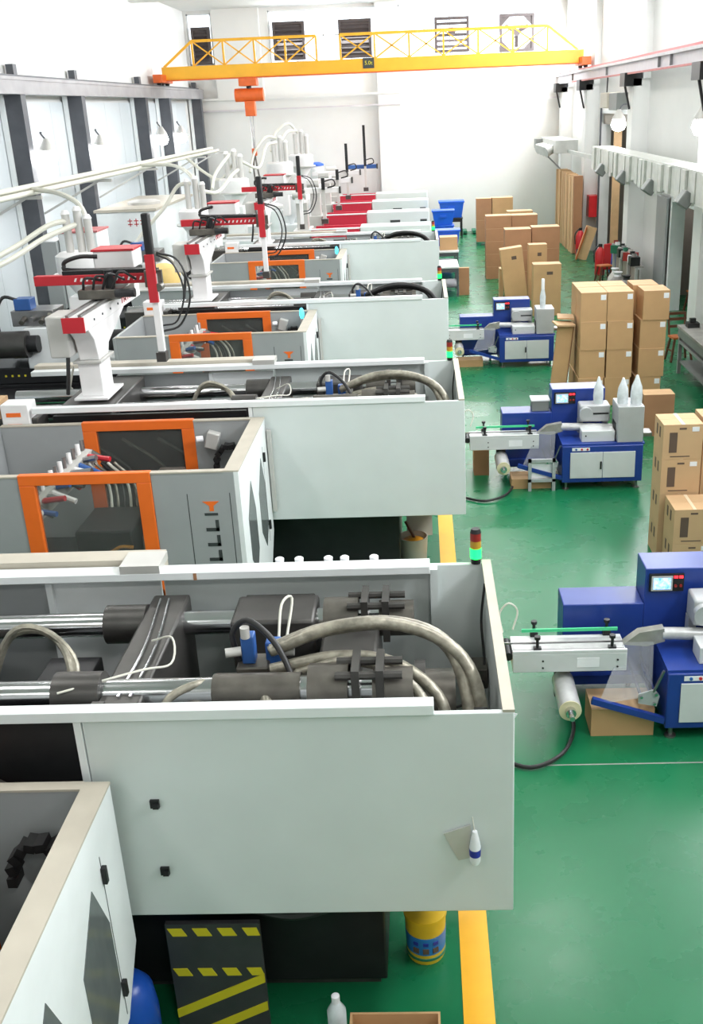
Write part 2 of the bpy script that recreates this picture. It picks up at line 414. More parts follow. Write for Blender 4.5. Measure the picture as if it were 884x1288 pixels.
# ------------------------------------------------------------------ injection molding machines (orange doors)
def molding_machine(Y0, gz, label, full=True, gback=-0.04, cyan=False, inner_dx=0.0, hm='hose_foil'):
    t = thing('molding_machine', label, 'molding machine', (-1.6, Y0 + 0.8, 0), 'injection molding machines in a row')
    def b(x0, x1, y0, y1, z0, z1, mb=None): return (mb or MB()).box(x0, x1, Y0 + y0, Y0 + y1, z0, z1)
    def P(x, y, z): return (x, Y0 + y, z)
    ZT = 2.0
    # base
    bs = obj('base_frame', b(-8.0, -0.3, 0.32, 1.45, 0.06, 0.86), 'black_steel', t, 0.01)
    obj('base_plinth', b(-7.9, -0.34, 0.36, 1.4, 0.0, 0.06), 'dark_steel', bs)
    # clamp cover
    fp = obj('cover_front_panel', b(-1.64, 0.37, 0.0, 0.03, 0.84, ZT), 'white_cover', t, 0.006)
    obj('panel_edge_strip', b(-1.68, -1.645, -0.004, 0.05, 0.84, ZT + 0.01), 'white_bright', fp)
    ep = obj('cover_end_panel', b(0.335, 0.37, 0.032, 1.63, 0.84, ZT), 'white_cover', t, 0.006)
    obj('end_panel_lip', b(0.315, 0.37, 0.0, 1.66, ZT, ZT + 0.014), 'trim_beige', ep)
    bp = obj('cover_back_panel', b(-1.64, 0.37, 1.63, 1.66, 0.84, ZT), 'white_cover', t, 0.006)
    obj('stiffener', b(0.0, 0.045, 1.56, 1.63, 1.62, ZT), 'white_cover', bp)
    obj('rear_side_panel', b(-2.33, -1.66, 1.63, 1.655, 1.0, ZT - 0.05), 'white_bright', bp)
    obj('rear_edge_strip', b(-2.37, -2.33, 1.6, 1.655, 1.0, ZT - 0.05), 'white_bright', bp)
    obj('rear_door_panel', b(-3.4, -2.37, 1.62, 1.65, 1.0, ZT - 0.05), 'guard_grey', bp)
    sd = obj('mold_area_dark_sheet', b(-3.6, -1.72, 0.1, 0.14, 0.5, 1.94), 'black_steel', t)  # black sheet added to paint in the darkness inside the mold area
    for k in range(4):
        obj('mold_area_pipe', MB().tube([P(-3.3 + k * 0.35, 0.07, 1.7), P(-2.95 + k * 0.35, 0.05, 1.45), P(-2.75 + k * 0.35, 0.07, 1.15 - 0.04 * k)], 0.018, 6), ('dark_steel', 'oily_steel')[k % 2], sd)
    # top rails over the clamp
    fr = obj('front_rail', b(-3.75, 0.0, -0.015, 0.06, ZT, ZT + 0.055), 'white_bright', t, 0.004)
    obj('rail_bracket', b(-1.5, -1.4, 0.06, 0.12, ZT, ZT + 0.03, b(-1.62, -1.56, 0.06, 0.12, ZT - 0.01, ZT + 0.03)), 'dark_steel', fr)
    br = obj('back_rail', b(-4.3, 0.0, 1.50, 1.62, ZT, ZT + 0.05), 'white_bright', t, 0.004)
    obj('track_cover', b(-4.3, -1.64, 1.63, 1.78, ZT - 0.02, ZT + 0.085), 'trim_beige', br)
    rc = obj('roller_carriage', b(-1.86, -1.62, 1.5, 1.72, ZT + 0.05, ZT + 0.1), 'robot_grey', br)
    obj('roller', MB().cyl(P(-1.8, 1.56, ZT + 0.1), P(-1.8, 1.56, ZT + 0.14), 0.035, n=10).cyl(P(-1.68, 1.66, ZT + 0.1), P(-1.68, 1.66, ZT + 0.15), 0.03, n=10), 'dull_chrome', rc) if False else None
    # tie bars and platens
    for y, z in ((0.40, 1.9), (1.28, 1.83), (0.40, 0.98), (1.28, 0.98)):
        obj('tie_bar', MB().cyl(P(-4.4, y, z), P(-0.15, y, z), 0.072, n=20), 'chrome', t)
    dx = inner_dx
    pl = obj('moving_platen', b(-1.66 + dx, -1.44 + dx, 0.22, 1.46, 0.88, 1.93), 'dark_steel', t, 0.015)
    for y, z in ((0.40, 1.9), (1.28, 1.83)):
        obj('platen_boss', MB().cyl(P(-1.9 + dx, y, z), P(-1.66 + dx, y, z), 0.115, n=20), 'dark_steel', pl)
    obj('lubrication_pipe', MB().tube([P(-1.5 + dx, 0.3, 1.94), P(-1.49 + dx, 0.8, 1.945), P(-1.55 + dx, 1.38, 1.94)], 0.007, 6).tube([P(-1.56 + dx, 0.3, 1.94), P(-1.55 + dx, 0.8, 1.945), P(-1.6 + dx, 1.38, 1.94)], 0.007, 6), 'chrome', pl)
    obj('cable', MB().tube([P(-1.52 + dx, 0.85, 1.95), P(-1.38 + dx, 0.75, 2.02), P(-1.36 + dx, 0.6, 1.95), P(-1.5 + dx, 0.5, 1.97), P(-1.85 + dx, 0.28, 1.98)], 0.006, 6), 'hose_white', pl)
    obj('stationary_platen', b(-3.6, -3.05, 0.2, 1.48, 0.86, 1.98), 'dark_steel', t, 0.015)
    fl = obj('mold_half', b(-3.05, -2.7, 0.5, 1.15, 1.1, 1.75), 'oily_steel', t, 0.01)
    obj('mold_half', b(-2.2 + dx, -1.9 + dx, 0.55, 1.1, 1.05, 1.72), 'black_steel', t, 0.01)
    ep2 = obj('end_platen', b(-0.62, -0.3, 0.2, 1.46, 0.88, 1.84), 'dark_steel', t, 0.02)
    for y, z in ((0.40, 1.9), (1.28, 1.83)):
        nt_ = obj('tie_bar_nut', MB().cyl(P(-0.62, y, z), P(-0.42, y, z), 0.13, n=12).cyl(P(-0.3, y, z), P(-0.1, y, z), 0.105, n=20), 'oily_steel', ep2)
        obj('locking_plate', MB().box(-0.4, -0.36, Y0 + y - 0.11, Y0 + y + 0.11, z - 0.1, z + 0.16).box(-0.28, -0.24, Y0 + y - 0.11, Y0 + y + 0.11, z - 0.1, z + 0.16).cyl(P(-0.48, y + 0.06, z + 0.12), P(-0.15, y + 0.06, z + 0.12), 0.022, n=8).cyl(P(-0.48, y - 0.08, z + 0.12), P(-0.15, y - 0.08, z + 0.12), 0.022, n=8), 'dark_steel', nt_)
    obj('tie_bar_sleeve', MB().cyl(P(-1.1, 0.4, 1.9), P(-0.66, 0.4, 1.9), 0.088, n=18), 'oily_steel', t)
    obj('tie_bar_sleeve', MB().cyl(P(-1.4, 1.28, 1.83), P(-1.16, 1.28, 1.83), 0.05, n=14), 'black_steel', t)
    obj('toggle_beam', b(-1.44 + dx, -0.62, 0.55, 0.75, 1.15, 1.5, b(-1.44 + dx, -0.62, 0.95, 1.15, 1.15, 1.5)), 'black_steel', t, 0.01)
    cy = obj('clamp_cylinder', MB().cyl(P(-1.2, 0.82, 1.56), P(0.12, 0.82, 1.56), 0.17, n=24), 'oily_steel', t)
    obj('cylinder_flange', MB().cyl(P(-0.75, 0.82, 1.56), P(-0.66, 0.82, 1.56), 0.24, n=24), 'dark_steel', cy)
    obj('cylinder_flange', MB().cyl(P(-0.1, 0.82, 1.56), P(-0.04, 0.82, 1.56), 0.22, n=24), 'dark_steel', cy)
    gb = obj('gear_block', b(-1.14, -0.66, 1.08, 1.42, 1.6, 1.93), 'dark_steel', t, 0.02)
    obj('gear_cover', MB().cyl(P(-1.1, 1.4, 1.72), P(-0.7, 1.4, 1.72), 0.2, n=20), 'dark_steel', gb)
    obj('floor_pan', b(-3.0, 0.33, 0.08, 1.58, 0.86, 0.9), 'black_steel', t)
    # hydraulic manifold
    mf = obj('valve_manifold', b(-1.03, -0.86, 0.62, 0.78, 1.72, 1.9, b(-0.9, -0.72, 0.46, 0.62, 1.7, 1.86)), 'oily_steel', t, 0.01)
    obj('valve', b(-1.0, -0.93, 0.66, 0.74, 1.9, 2.06), 'blue_valve', mf, 0.008)
    obj('valve', b(-0.88, -0.8, 0.7, 0.78, 1.86, 2.0), 'blue_valve', mf, 0.008)
    for pa, pb in ((P(-0.97, 0.66, 2.06), P(-0.97, 0.66, 2.12)), (P(-1.0, 0.66, 1.98), P(-1.08, 0.64, 1.98)), (P(-0.8, 0.72, 1.94), P(-0.73, 0.72, 1.94))):
        obj('solenoid', MB().cyl(pa, pb, 0.025, n=12), 'robot_grey', mf)
    obj('fitting', MB().cyl(P(-0.86, 0.42, 1.78), P(-0.86, 0.5, 1.84), 0.035, n=12).box(-1.0, -0.88, Y0 + 0.4, Y0 + 0.5, 1.72, 1.86), 'dull_chrome', mf)
    H = [('hose_foil', 0.04, [(-0.86, 0.72, 1.95), (-0.55, 0.75, 2.05), (-0.2, 0.78, 2.06), (0.06, 0.7, 1.99), (0.17, 0.55, 1.8), (0.19, 0.42, 1.5), (0.19, 0.4, 1.1)]),
         ('hose_foil', 0.032, [(-0.84, 0.6, 1.9), (-0.5, 0.6, 1.97), (-0.2, 0.56, 1.95), (0.02, 0.45, 1.82), (0.07, 0.38, 1.6), (0.07, 0.36, 1.1)]),
         ('hose_foil', 0.02, [(-0.75, 0.6, 1.88), (-0.45, 0.5, 1.96), (-0.25, 0.36, 1.9), (-0.14, 0.28, 1.75), (-0.1, 0.25, 1.4)]),
         ('hose_foil', 0.03, [(-0.95, 0.6, 1.8), (-1.1, 0.45, 1.86), (-1.2, 0.3, 1.84), (-1.25, 0.2, 1.7)]),
         ('hose_foil', 0.028, [(-0.82, 0.48, 1.82), (-0.84, 0.36, 1.9), (-0.8, 0.26, 1.85), (-0.74, 0.2, 1.7)]),
         ('hose_foil', 0.026, [(-0.96, 0.46, 1.8), (-0.98, 0.34, 1.87), (-0.94, 0.24, 1.8), (-0.92, 0.2, 1.65)]),
         ('hose_foil', 0.026, [(-0.7, 0.55, 1.9), (-0.42, 0.5, 2.0), (-0.16, 0.42, 1.95), (-0.02, 0.32, 1.8), (0.0, 0.28, 1.5)]),
         ('hose_foil', 0.022, [(-1.0, 0.5, 1.86), (-1.14, 0.4, 1.95), (-1.3, 0.3, 1.93), (-1.36, 0.22, 1.8)]),
         ('hose_foil', 0.034, [(-0.84, 0.66, 1.98), (-0.5, 0.68, 2.1), (-0.16, 0.7, 2.09), (0.12, 0.62, 1.98), (0.24, 0.5, 1.75), (0.25, 0.4, 1.3)]),
         ('hose_black', 0.016, [(-1.02, 0.7, 1.9), (-1.05, 0.72, 2.05), (-0.96, 0.7, 2.14), (-0.82, 0.62, 2.06), (-0.72, 0.5, 1.92), (-0.68, 0.42, 1.75)]),
         ('hose_white', 0.008, [(-0.84, 0.9, 1.9), (-0.83, 1.05, 2.05), (-0.78, 1.12, 2.05), (-0.8, 0.95, 1.9)]),
         ('hose_black', 0.008, [(0.325, 1.5, 1.93), (0.3, 1.46, 1.7), (0.31, 1.35, 1.45), (0.26, 1.25, 1.3), (0.1, 1.2, 1.25)])]
    for m_, r, pts in H:
        obj('hose', MB().tube([P(*q) for q in pts], r, 10), hm if m_ == 'hose_foil' else m_, t)
    obj('junction_box', b(0.2, 0.33, 1.3, 1.45, 1.32, 1.46), 'oily_steel', t, 0.01)
    obj('cable_end', MB().cyl(P(0.2, 0.36, 1.76), P(0.27, 0.36, 1.76), 0.035, n=10), 'black_steel', t)
    # carriage plate and cable bundle left of the moving platen
    obj('cable_bundle', MB().tube([P(-2.5, 0.9, 1.6), P(-2.35, 0.95, 1.93), P(-2.15, 0.95, 1.97), P(-1.98, 0.8, 1.9), P(-1.95, 0.65, 1.7), P(-2.1, 0.5, 1.5)], 0.022, 8).tube([P(-2.5, 0.85, 1.6), P(-2.32, 0.9, 1.98), P(-2.12, 0.9, 2.0), P(-1.93, 0.78, 1.85), P(-1.97, 0.6, 1.6)], 0.018, 8), 'hose_foil', t)
    # tower light on the rear corner
    tl = obj('tower_light', MB().cyl(P(0.28, 1.645, ZT), P(0.28, 1.645, ZT + 0.035), 0.03, n=14), 'black_steel', t)
    if True:
        obj('green_lens', MB().cyl(P(0.28, 1.645, ZT + 0.035), P(0.28, 1.645, ZT + 0.1), 0.034, n=16), 'lens_white_green', tl)
        obj('amber_lens', MB().cyl(P(0.28, 1.645, ZT + 0.1), P(0.28, 1.645, ZT + 0.15), 0.033, n=16), 'lens_amber', tl)
        obj('red_lens', MB().cyl(P(0.28, 1.645, ZT + 0.15), P(0.28, 1.645, ZT + 0.2), 0.033, n=16), 'lens_red', tl)
        obj('cap', MB().cyl(P(0.28, 1.645, ZT + 0.2), P(0.28, 1.645, ZT + 0.225), 0.034, 0.026, n=16), 'black_steel', tl)
    # guard box: front wall, rear wall, side wall, open top
    g0, g1, gx0, gx1 = -1.56, gback, -4.05, -1.53
    gb_ = 0.75
    # right hand wall
    pr = [(Y0 + g0 + 0.62, gb_ - 0.25), (Y0 + g0, gb_ + 0.05), (Y0 + g0, gz), (Y0 + g1, gz), (Y0 + g1, gb_), (Y0 + g1 - 0.25, gb_ - 0.25)]
    gs = obj('guard_side_panel', MB().prism(pr, 'x', gx1 - 0.04, gx1), 'white_bright', t)
    obj('side_panel_lip', b(gx1 - 0.12, gx1 + 0.004, g0, g1, gz, gz + 0.012), 'trim_beige', gs)
    for y0, k in ((g1 - 0.42, 1.0), (g1 - 1.02, 1.0)):
        yy = Y0 + y0
        hexp = [(yy, gz - 0.26), (yy - 0.24, gz - 0.52), (yy - 0.24, gz - 0.9), (yy - 0.04, gz - 1.12), (yy + 0.13, gz - 0.95), (yy + 0.13, gz - 0.56)]
        obj('side_window', MB().prism(hexp, 'x', gx1 - 0.043, gx1 + 0.004), 'smoke_glass', gs)
    for y0, z in ((g1 - 0.27, gz - 0.3), (g1 - 0.27, gz - 0.98)):
        obj('door_latch', MB().obox((gx1 + 0.012, Y0 + y0, z), (0.024, 0.03, 0.09)), 'black_steel', gs, 0.004)
    obj('door_seam', b(gx1, gx1 + 0.0015, g1 - 0.272, g1 - 0.266, gz - 1.15, gz - 0.2), 'text_dark', gs)
    if full: obj('hinge_bar', b(gx1 + 0.01, gx1 + 0.05, g1 - 0.02, g1 + 0.03, gz - 0.95, gz - 0.12), 'robot_grey', gs, 0.004)
    # front and rear walls with sliding doors
    for side, yy, nm in ((-1, g0, 'front'), (1, g1, 'rear')):
        y0, y1 = (yy, yy + 0.05) if side < 0 else (yy - 0.05, yy)
        d0, d1 = (-3.27, -2.2) if side > 0 else (-3.34, -2.25)
        w_ = obj('guard_%s_panel' % nm, b(d1, gx1 - 0.04, y0, y1, gb_, gz), 'guard_grey', t, 0.005)
        w2 = obj('guard_%s_panel' % nm, b(gx0, d0, y0, y1, gb_, gz), 'guard_grey', t, 0.005)
        obj('panel_lip', b(d1, gx1 - 0.12, y0 - 0.006, y1 + 0.006, gz, gz + 0.012), 'trim_beige', w_)
        obj('panel_lip', b(gx0, d0, y0 - 0.006, y1 + 0.006, gz, gz + 0.012), 'trim_beige', w2)
        yo, yi = (y0 - 0.012, y1) if side < 0 else (y0, y1 + 0.012)
        dr = obj('guard_%s_door' % nm, b(d0, d1, yo, yi, gz - 0.07, gz + 0.02, b(d0, d0 + 0.13, yo, yi, gb_, gz - 0.07, b(d1 - 0.12, d1, yo, yi, gb_, gz - 0.07, b(d0, d1, yo, yi, gb_ - 0.02, gb_ + 0.12)))), 'orange', t, 0.005)
        obj('door_pane', b(d0 + 0.13, d1 - 0.12, (y0 + y1) / 2 - 0.004, (y0 + y1) / 2 + 0.004, gb_ + 0.12, gz - 0.07), 'guard_glass', dr)
        if side < 0:
            for xs in (-1.97, -1.62):
                obj('panel_seam', b(xs, xs + 0.006, y0 - 0.0015, y0, gb_, gz - 0.18), 'text_dark', w_)
            # angular lettering running up the panel
            u = 0.05; x_r = -1.72
            L = MB()
            def q(x0, x1, z0, z1): b(-1.84 + x0, -1.84 + x1, y0 - 0.003, y0, gz - 0.94 + z0, gz - 0.94 + z1, L)
            q(0.0, 0.11, 0.0, 0.03); q(0.082, 0.11, 0.0, 0.12); q(0.0, 0.028, 0.0, 0.12); q(0.0, 0.06, 0.092, 0.12)
            for k in range(3):
                z = 0.155 + k * 0.135
                q(0.0, 0.11, z, z + 0.03); q(0.082, 0.11, z, z + 0.1)
            q(0.0, 0.11, 0.565, 0.587)
            obj('lettering', L, 'text_dark', w_)
            obj('arrow_mark', MB().prism([(-1.85, gz - 0.25), (-1.71, gz - 0.25), (-1.76, gz - 0.29), (-1.76, gz - 0.335), (-1.795, gz - 0.335), (-1.795, gz - 0.29)], 'y', Y0 + y0 - 0.003, Y0 + y0), 'orange', w_)
    obj('guard_left_panel', b(gx0 - 0.04, gx0, g0, g1, gb_, gz), 'guard_grey', t, 0.005)
    obj('guard_floor', b(gx0, gx1 - 0.04, g0 + 0.05, g1 - 0.05, gb_ - 0.05, gb_), 'black_steel', t)
    obj('guard_leg', b(-2.1, -1.95, g0 + 0.3, g0 + 0.45, 0, gb_ - 0.05), 'black_steel', t)
    obj('guard_leg', b(-3.95, -3.8, g0 + 0.3, g0 + 0.45, 0, gb_ - 0.05), 'black_steel', t)
    # inside the guard: mold blocks, pipe manifold, hose loops
    yc = (g0 + g1) / 2
    obj('tool_block', b(-3.05, -2.55, yc - 0.5, yc + 0.1, gb_, gb_ + 0.55), 'black_steel', t, 0.02)
    obj('tool_block', b(-2.5, -2.25, yc - 0.2, yc + 0.45, gb_, gb_ + 0.8), 'oily_steel', t, 0.02)
    obj('drip_tray', b(-3.15, -2.3, g0 + 0.08, yc - 0.52, gb_, gb_ + 0.35), 'dark_steel', t, 0.01)
    cz = gb_ + 0.72
    mr_ = obj('pipe_manifold', MB().bar(P(-3.5, g0 + 0.3, cz - 0.1), P(-3.12, g1 - 0.35, cz + 0.22), 0.1, 0.16), 'robot_grey', t)
    for i in range(15):
        f = (i + 0.5) / 15; x = -3.5 + 0.38 * f; y = g0 + 0.3 + (g1 - g0 - 0.65) * f; z = cz - 0.1 + 0.32 * f
        obj('pipe_fitting', MB().cyl(P(x + 0.03, y, z + 0.06), P(x + 0.18 + 0.08 * (i % 2), y - 0.05, z + 0.1 - 0.06 * (i % 3)), 0.026, n=8), ('robot_white', 'blue_valve', 'dull_chrome', 'robot_red', 'dull_chrome')[i % 5], mr_)
        obj('pipe_fitting', MB().cyl(P(x - 0.04, y, z + 0.06), P(x - 0.05, y + 0.02, z + 0.17), 0.022, n=8), ('dull_chrome', 'robot_white')[i % 2], mr_)
    for k in range(5):
        o_ = k * 0.06
        obj('hose', MB().tube([P(-3.1 + o_, g1 - 0.5, cz + 0.2), P(-2.95 + o_, yc + 0.3, cz - 0.05), P(-2.9 + o_, yc, gb_ + 0.2)], 0.014, 6), ('hose_white', 'hose_foil', 'hose_black')[k % 3], t)
    obj('chute_panel', MB().prism([(-2.42, gb_), (-2.27, gb_), (-2.27, gb_ + 0.8), (-2.42, gb_ + 0.55)], 'y', Y0 + g0 + 0.12, Y0 + g0 + 0.135), 'guard_grey', t)
    obj('hose', MB().tube([P(-2.75, g0 + 0.25, gb_ + 0.36), P(-2.65, g0 + 0.22, gb_ + 0.42), P(-2.55, g0 + 0.25, gb_ + 0.4)], 0.016, 6), 'grease', t)
    ch = MB()
    for i in range(11):
        a_ = pi * 1.1 * i / 10
        ch.obox(P(-1.86 - 0.14 * cos(a_), g1 - 0.14, gz - 0.42 + 0.2 * sin(a_)), (0.05, 0.09, 0.045), (0, -a_ - pi / 2, 0))
    obj('cable_chain', ch, 'hose_black', t)
    if full:
      gbx = obj('gate_lock', MB().obox(P(-2.02, g1 - 0.1, gz - 0.17), (0.12, 0.1, 0.16), (0, 0.3, 0)), 'robot_grey', t, 0.01)
      obj('lock_button', MB().cyl(P(-2.1, g1 - 0.15, gz - 0.14), P(-2.16, g1 - 0.17, gz - 0.14), 0.03, n=10), 'sticker', gbx)
    # injection unit at the far left
    iu = obj('injection_carriage', b(-7.2, -4.3, 0.32, 1.35, 0.86, 1.12), 'black_steel', t, 0.02)
    obj('barrel_housing', MB().cyl(P(-6.4, 0.85, 1.35), P(-4.2, 0.85, 1.35), 0.2, n=20), 'black_steel', iu)
    ih = obj('injection_housing', MB().prism([(-6.0, 1.1), (-4.5, 1.1), (-4.5, 1.2), (-5.0, 1.3), (-5.5, 1.72), (-6.0, 1.72)], 'y', Y0 + 0.3, Y0 + 1.2), 'white_bright', t, 0.02)
    obj('hydraulic_motor', MB().cyl(P(-6.5, 0.2, 1.5), P(-5.9, 0.2, 1.5), 0.2, n=18), 'dark_steel', ih)
    obj('motor_end', MB().cyl(P(-5.9, 0.2, 1.5), P(-5.75, 0.2, 1.5), 0.13, n=14), 'black_steel', ih)
    obj('pump_valve', b(-6.15, -5.9, 0.5, 0.75, 1.95, 2.12), 'blue_valve', ih, 0.01)
    obj('pump_block', b(-6.2, -5.55, 0.45, 0.95, 1.72, 1.95), 'dull_chrome', ih, 0.01)
    for k in range(4):
        obj('fitting', MB().cyl(P(-6.0 + 0.15 * k, 0.45, 1.84), P(-6.0 + 0.15 * k, 0.3, 1.8 + 0.04 * (k % 2)), 0.04, n=10), ('oily_steel', 'dull_chrome')[k % 2], ih)
    obj('hose', MB().tube([P(-6.1, 0.55, 2.1), P(-6.3, 0.5, 2.15), P(-6.4, 0.4, 1.9), P(-6.35, 0.3, 1.6)], 0.025, 8), 'hose_black', ih)
    obj('hose', MB().tube([P(-5.6, 0.4, 1.9), P(-5.3, 0.2, 1.8), P(-5.0, 0.1, 1.5), P(-4.9, 0.05, 1.2)], 0.03, 8), 'hose_foil', ih)
    if full:
        ot = obj('oil_tank', b(-7.0, -4.15, -0.95, 0.28, 0.0, 0.82), 'black_steel', t, 0.02)
        obj('tank_hose', MB().tube([P(-4.3, -0.5, 0.95), P(-4.6, -0.65, 0.88), P(-5.2, -0.7, 0.87), P(-5.6, -0.7, 0.87)], 0.05, 10), 'hose_foil', ot)
        obj('tank_flange', b(-5.75, -5.5, -0.82, -0.55, 0.82, 0.98), 'oily_steel', ot, 0.01)
        for k in range(9):
            obj('level_dot', b(-6.4 + 0.1 * k, -6.37 + 0.1 * k, -0.953, -0.95, 0.6, 0.63), 'hazard_yellow', ot)
            obj('level_dot', b(-6.4 + 0.1 * k, -6.37 + 0.1 * k, 0.317, 0.32, 0.98, 1.01), 'hazard_yellow', iu)
        obj('hose', MB().tube([P(-4.25, 0.0, 0.85), P(-4.3, -0.2, 1.2), P(-4.2, -0.1, 1.5), P(-4.15, 0.15, 1.7)], 0.04, 8), 'hose_black', t)
    # cross piece that ties the two rails, with cover plate for the robot base
    obj('hopper_bracket', b(-4.35, -3.72, 0.02, 0.3, ZT - 0.35, ZT - 0.05), 'dark_steel', t, 0.01)
    wb = obj('switch_box', b(-4.05, -3.78, -0.02, 0.2, ZT - 0.25, ZT + 0.1), 'robot_white', t, 0.01)
    obj('warning_label', b(-4.0, -3.86, -0.024, -0.02, ZT - 0.02, ZT + 0.02, b(-4.0, -3.86, -0.024, -0.02, ZT - 0.12, ZT - 0.09)), 'orange', wb)
    return t

M1 = molding_machine(4.0, 1.7, 'white and grey molding machine with a bottle hanging on its front cover', gback=-0.07, full=False)
M2 = molding_machine(9.3, 1.9, 'grey molding machine with orange doors, beside the open pail of grease')
M3 = molding_machine(14.75, 1.9, 'grey molding machine with orange doors, between the grease pail machine and the rearmost orange one', hm='hose_black')
M4 = molding_machine(21.5, 1.9, 'grey molding machine with orange doors, the one next to the red and white machines', hm='hose_black')
c_ = thing('carton', 'small pale carton wedged beside the warning-labelled switch box', 'carton', (-4.21, 9.36, 1.95))
obj('body', MB().box(-4.34, -4.08, 9.34, 9.58, 1.95, 2.12), 'carton_pale', c_)
obj('top_flap', MB().obox((-4.21, 9.33, 2.14), (0.26, 0.08, 0.006), (0.6, 0, 0)), 'carton_pale', c_)
# extras on the first machine
t = M1
for zz in ((-1.352, 1.531), (-1.351, 1.128)):
    obj('latch', MB().box(zz[0] - 0.022, zz[0] + 0.022, 3.985, 4.0, zz[1] - 0.022, zz[1] + 0.022).box(zz[0] - 0.008, zz[0] + 0.02, 3.975, 3.986, zz[1] - 0.02, zz[1] + 0.006), 'black_steel', t)
hz = obj('hazard_plate', MB().box(-1.42, -0.93, 4.06, 4.09, 0.0, 0.72), 'hazard_black', t)
obj('plate_link', MB().box(-1.3, -1.05, 4.09, 4.33, 0.3, 0.4), 'hazard_black', hz)
for zc in (0.67, 0.4):
    for k in range(4):
        x = -1.41 + k * 0.13
        obj('stripe', MB().prism([(x, zc + 0.025), (min(x + 0.075, -0.93), zc + 0.025), (min(x + 0.1, -0.93), zc - 0.025), (min(x + 0.025, -0.94), zc - 0.025)], 'y', 4.056, 4.06), 'hazard_yellow', hz)
for zc in (0.0, -0.2):
    obj('stripe', MB().prism([(-1.42, 0.08), (-1.42, 0.14), (-0.93, 0.385), (-0.93, 0.325)] if zc == 0 else [(-1.3, 0.002), (-1.18, 0.002), (-0.93, 0.13), (-0.93, 0.19)], 'y', 4.056, 4.06), 'hazard_yellow', hz)
hp = obj('hose', MB().tube([(-1.0, 4.15, 0.75), (-0.75, 4.12, 0.72), (-0.5, 4.15, 0.78), (-0.32, 4.3, 0.8)], 0.03, 8), 'hose_black', t)
for mt, mm in ((M3, 14.75), (M4, 21.5)):
    sl = obj('status_lamp', MB().cyl((-1.72, mm - 0.3, 1.6), (-1.72, mm - 0.3, 1.86), 0.02, n=10), 'robot_grey', mt)
    obj('lamp_lens', MB().lathe([(0.02, 0), (0.034, 0.05), (0.03, 0.12), (0.01, 0.15)], (-1.72, mm - 0.3, 1.84), 14), 'lens_cyan', sl)
obj('rust_stain', MB().box(-1.42, -1.4, 5.498, 5.5, 2.0, 2.045), 'carton_dark', M1)

# ------------------------------------------------------------------ red and white machines at the back
def small_machine(Y0, label):
    t = thing('molding_machine', label, 'molding machine', (-1.3, Y0 + 0.7, 0), 'red and white molding machines in a row')
    def b(x0, x1, y0, y1, z0, z1, mb=None): return (mb or MB()).box(x0, x1, Y0 + y0, Y0 + y1, z0, z1)
    obj('base_frame', b(-6.0, 0.1, 0.2, 1.3, 0, 0.8), 'dark_steel', t)
    c = obj('clamp_cover', b(-1.6, 0.28, 0, 0.75, 0.8, 1.66), 'white_cover', t, 0.02)
    obj('cover_cap', b(-1.6, 0.28, 0.75, 1.4, 0.8, 1.35), 'guard_grey', c)
    obj('cover_slot', b(-0.9, -0.6, -0.006, 0, 1.35, 1.42, b(0.0, 0.2, -0.006, 0, 1.35, 1.42)), 'text_dark', c)
    g = obj('guard_door', b(-2.9, -1.62, -0.05, 0.4, 0.8, 1.62), 'mach_red', t, 0.01)
    obj('door_lip', b(-2.95, -1.61, -0.06, 0.0, 1.62, 1.65), 'white_bright', g)
    obj('rear_guard', b(-2.9, -1.62, 1.35, 1.4, 0.8, 1.58), 'mach_red', t, 0.01)
    obj('stationary_platen', b(-3.4, -2.95, 0.1, 1.3, 0.8, 1.6), 'robot_grey', t, 0.01)
    obj('tie_bar', MB().cyl((-3.0, Y0 + 0.3, 1.4), (-1.6, Y0 + 0.3, 1.4), 0.05, n=12), 'chrome', t)
    obj('tie_bar', MB().cyl((-3.0, Y0 + 1.1, 1.4), (-1.6, Y0 + 1.1, 1.4), 0.05, n=12), 'chrome', t)
    obj('injection_unit', b(-5.6, -3.6, 0.4, 1.0, 0.8, 1.35), 'white_bright', t, 0.02)
    hz_ = 0.5 if Y0 > 38 else 0.0
    h = obj('hopper', MB().lathe([(0.06, 0), (0.1, 0.12 + hz_), (0.26, 0.38 + hz_), (0.26, 0.75 + hz_), (0.2, 0.82 + hz_)], (-3.95 + hz_ * 0.4, Y0 + 0.7, 1.35), 16), 'white_bright', t)
    obj('hopper_lid', MB().lathe([(0.27, 0), (0.26, 0.06), (0.12, 0.12)], (-3.95 + hz_ * 0.4, Y0 + 0.7, 2.17 + hz_), 16), 'tub_blue' if Y0 > 38 else 'robot_white', h)
    return t
SM = [small_machine(y, l) for y, l in ((27.8, 'red and white molding machine standing next to the grey orange-door machines'), (31.6, 'red and white molding machine, second in its row from the grey orange-door machines'),
      (35.4, 'red and white molding machine, second in its row from the back wall'), (38.7, 'red and white molding machine standing against the back wall'))]

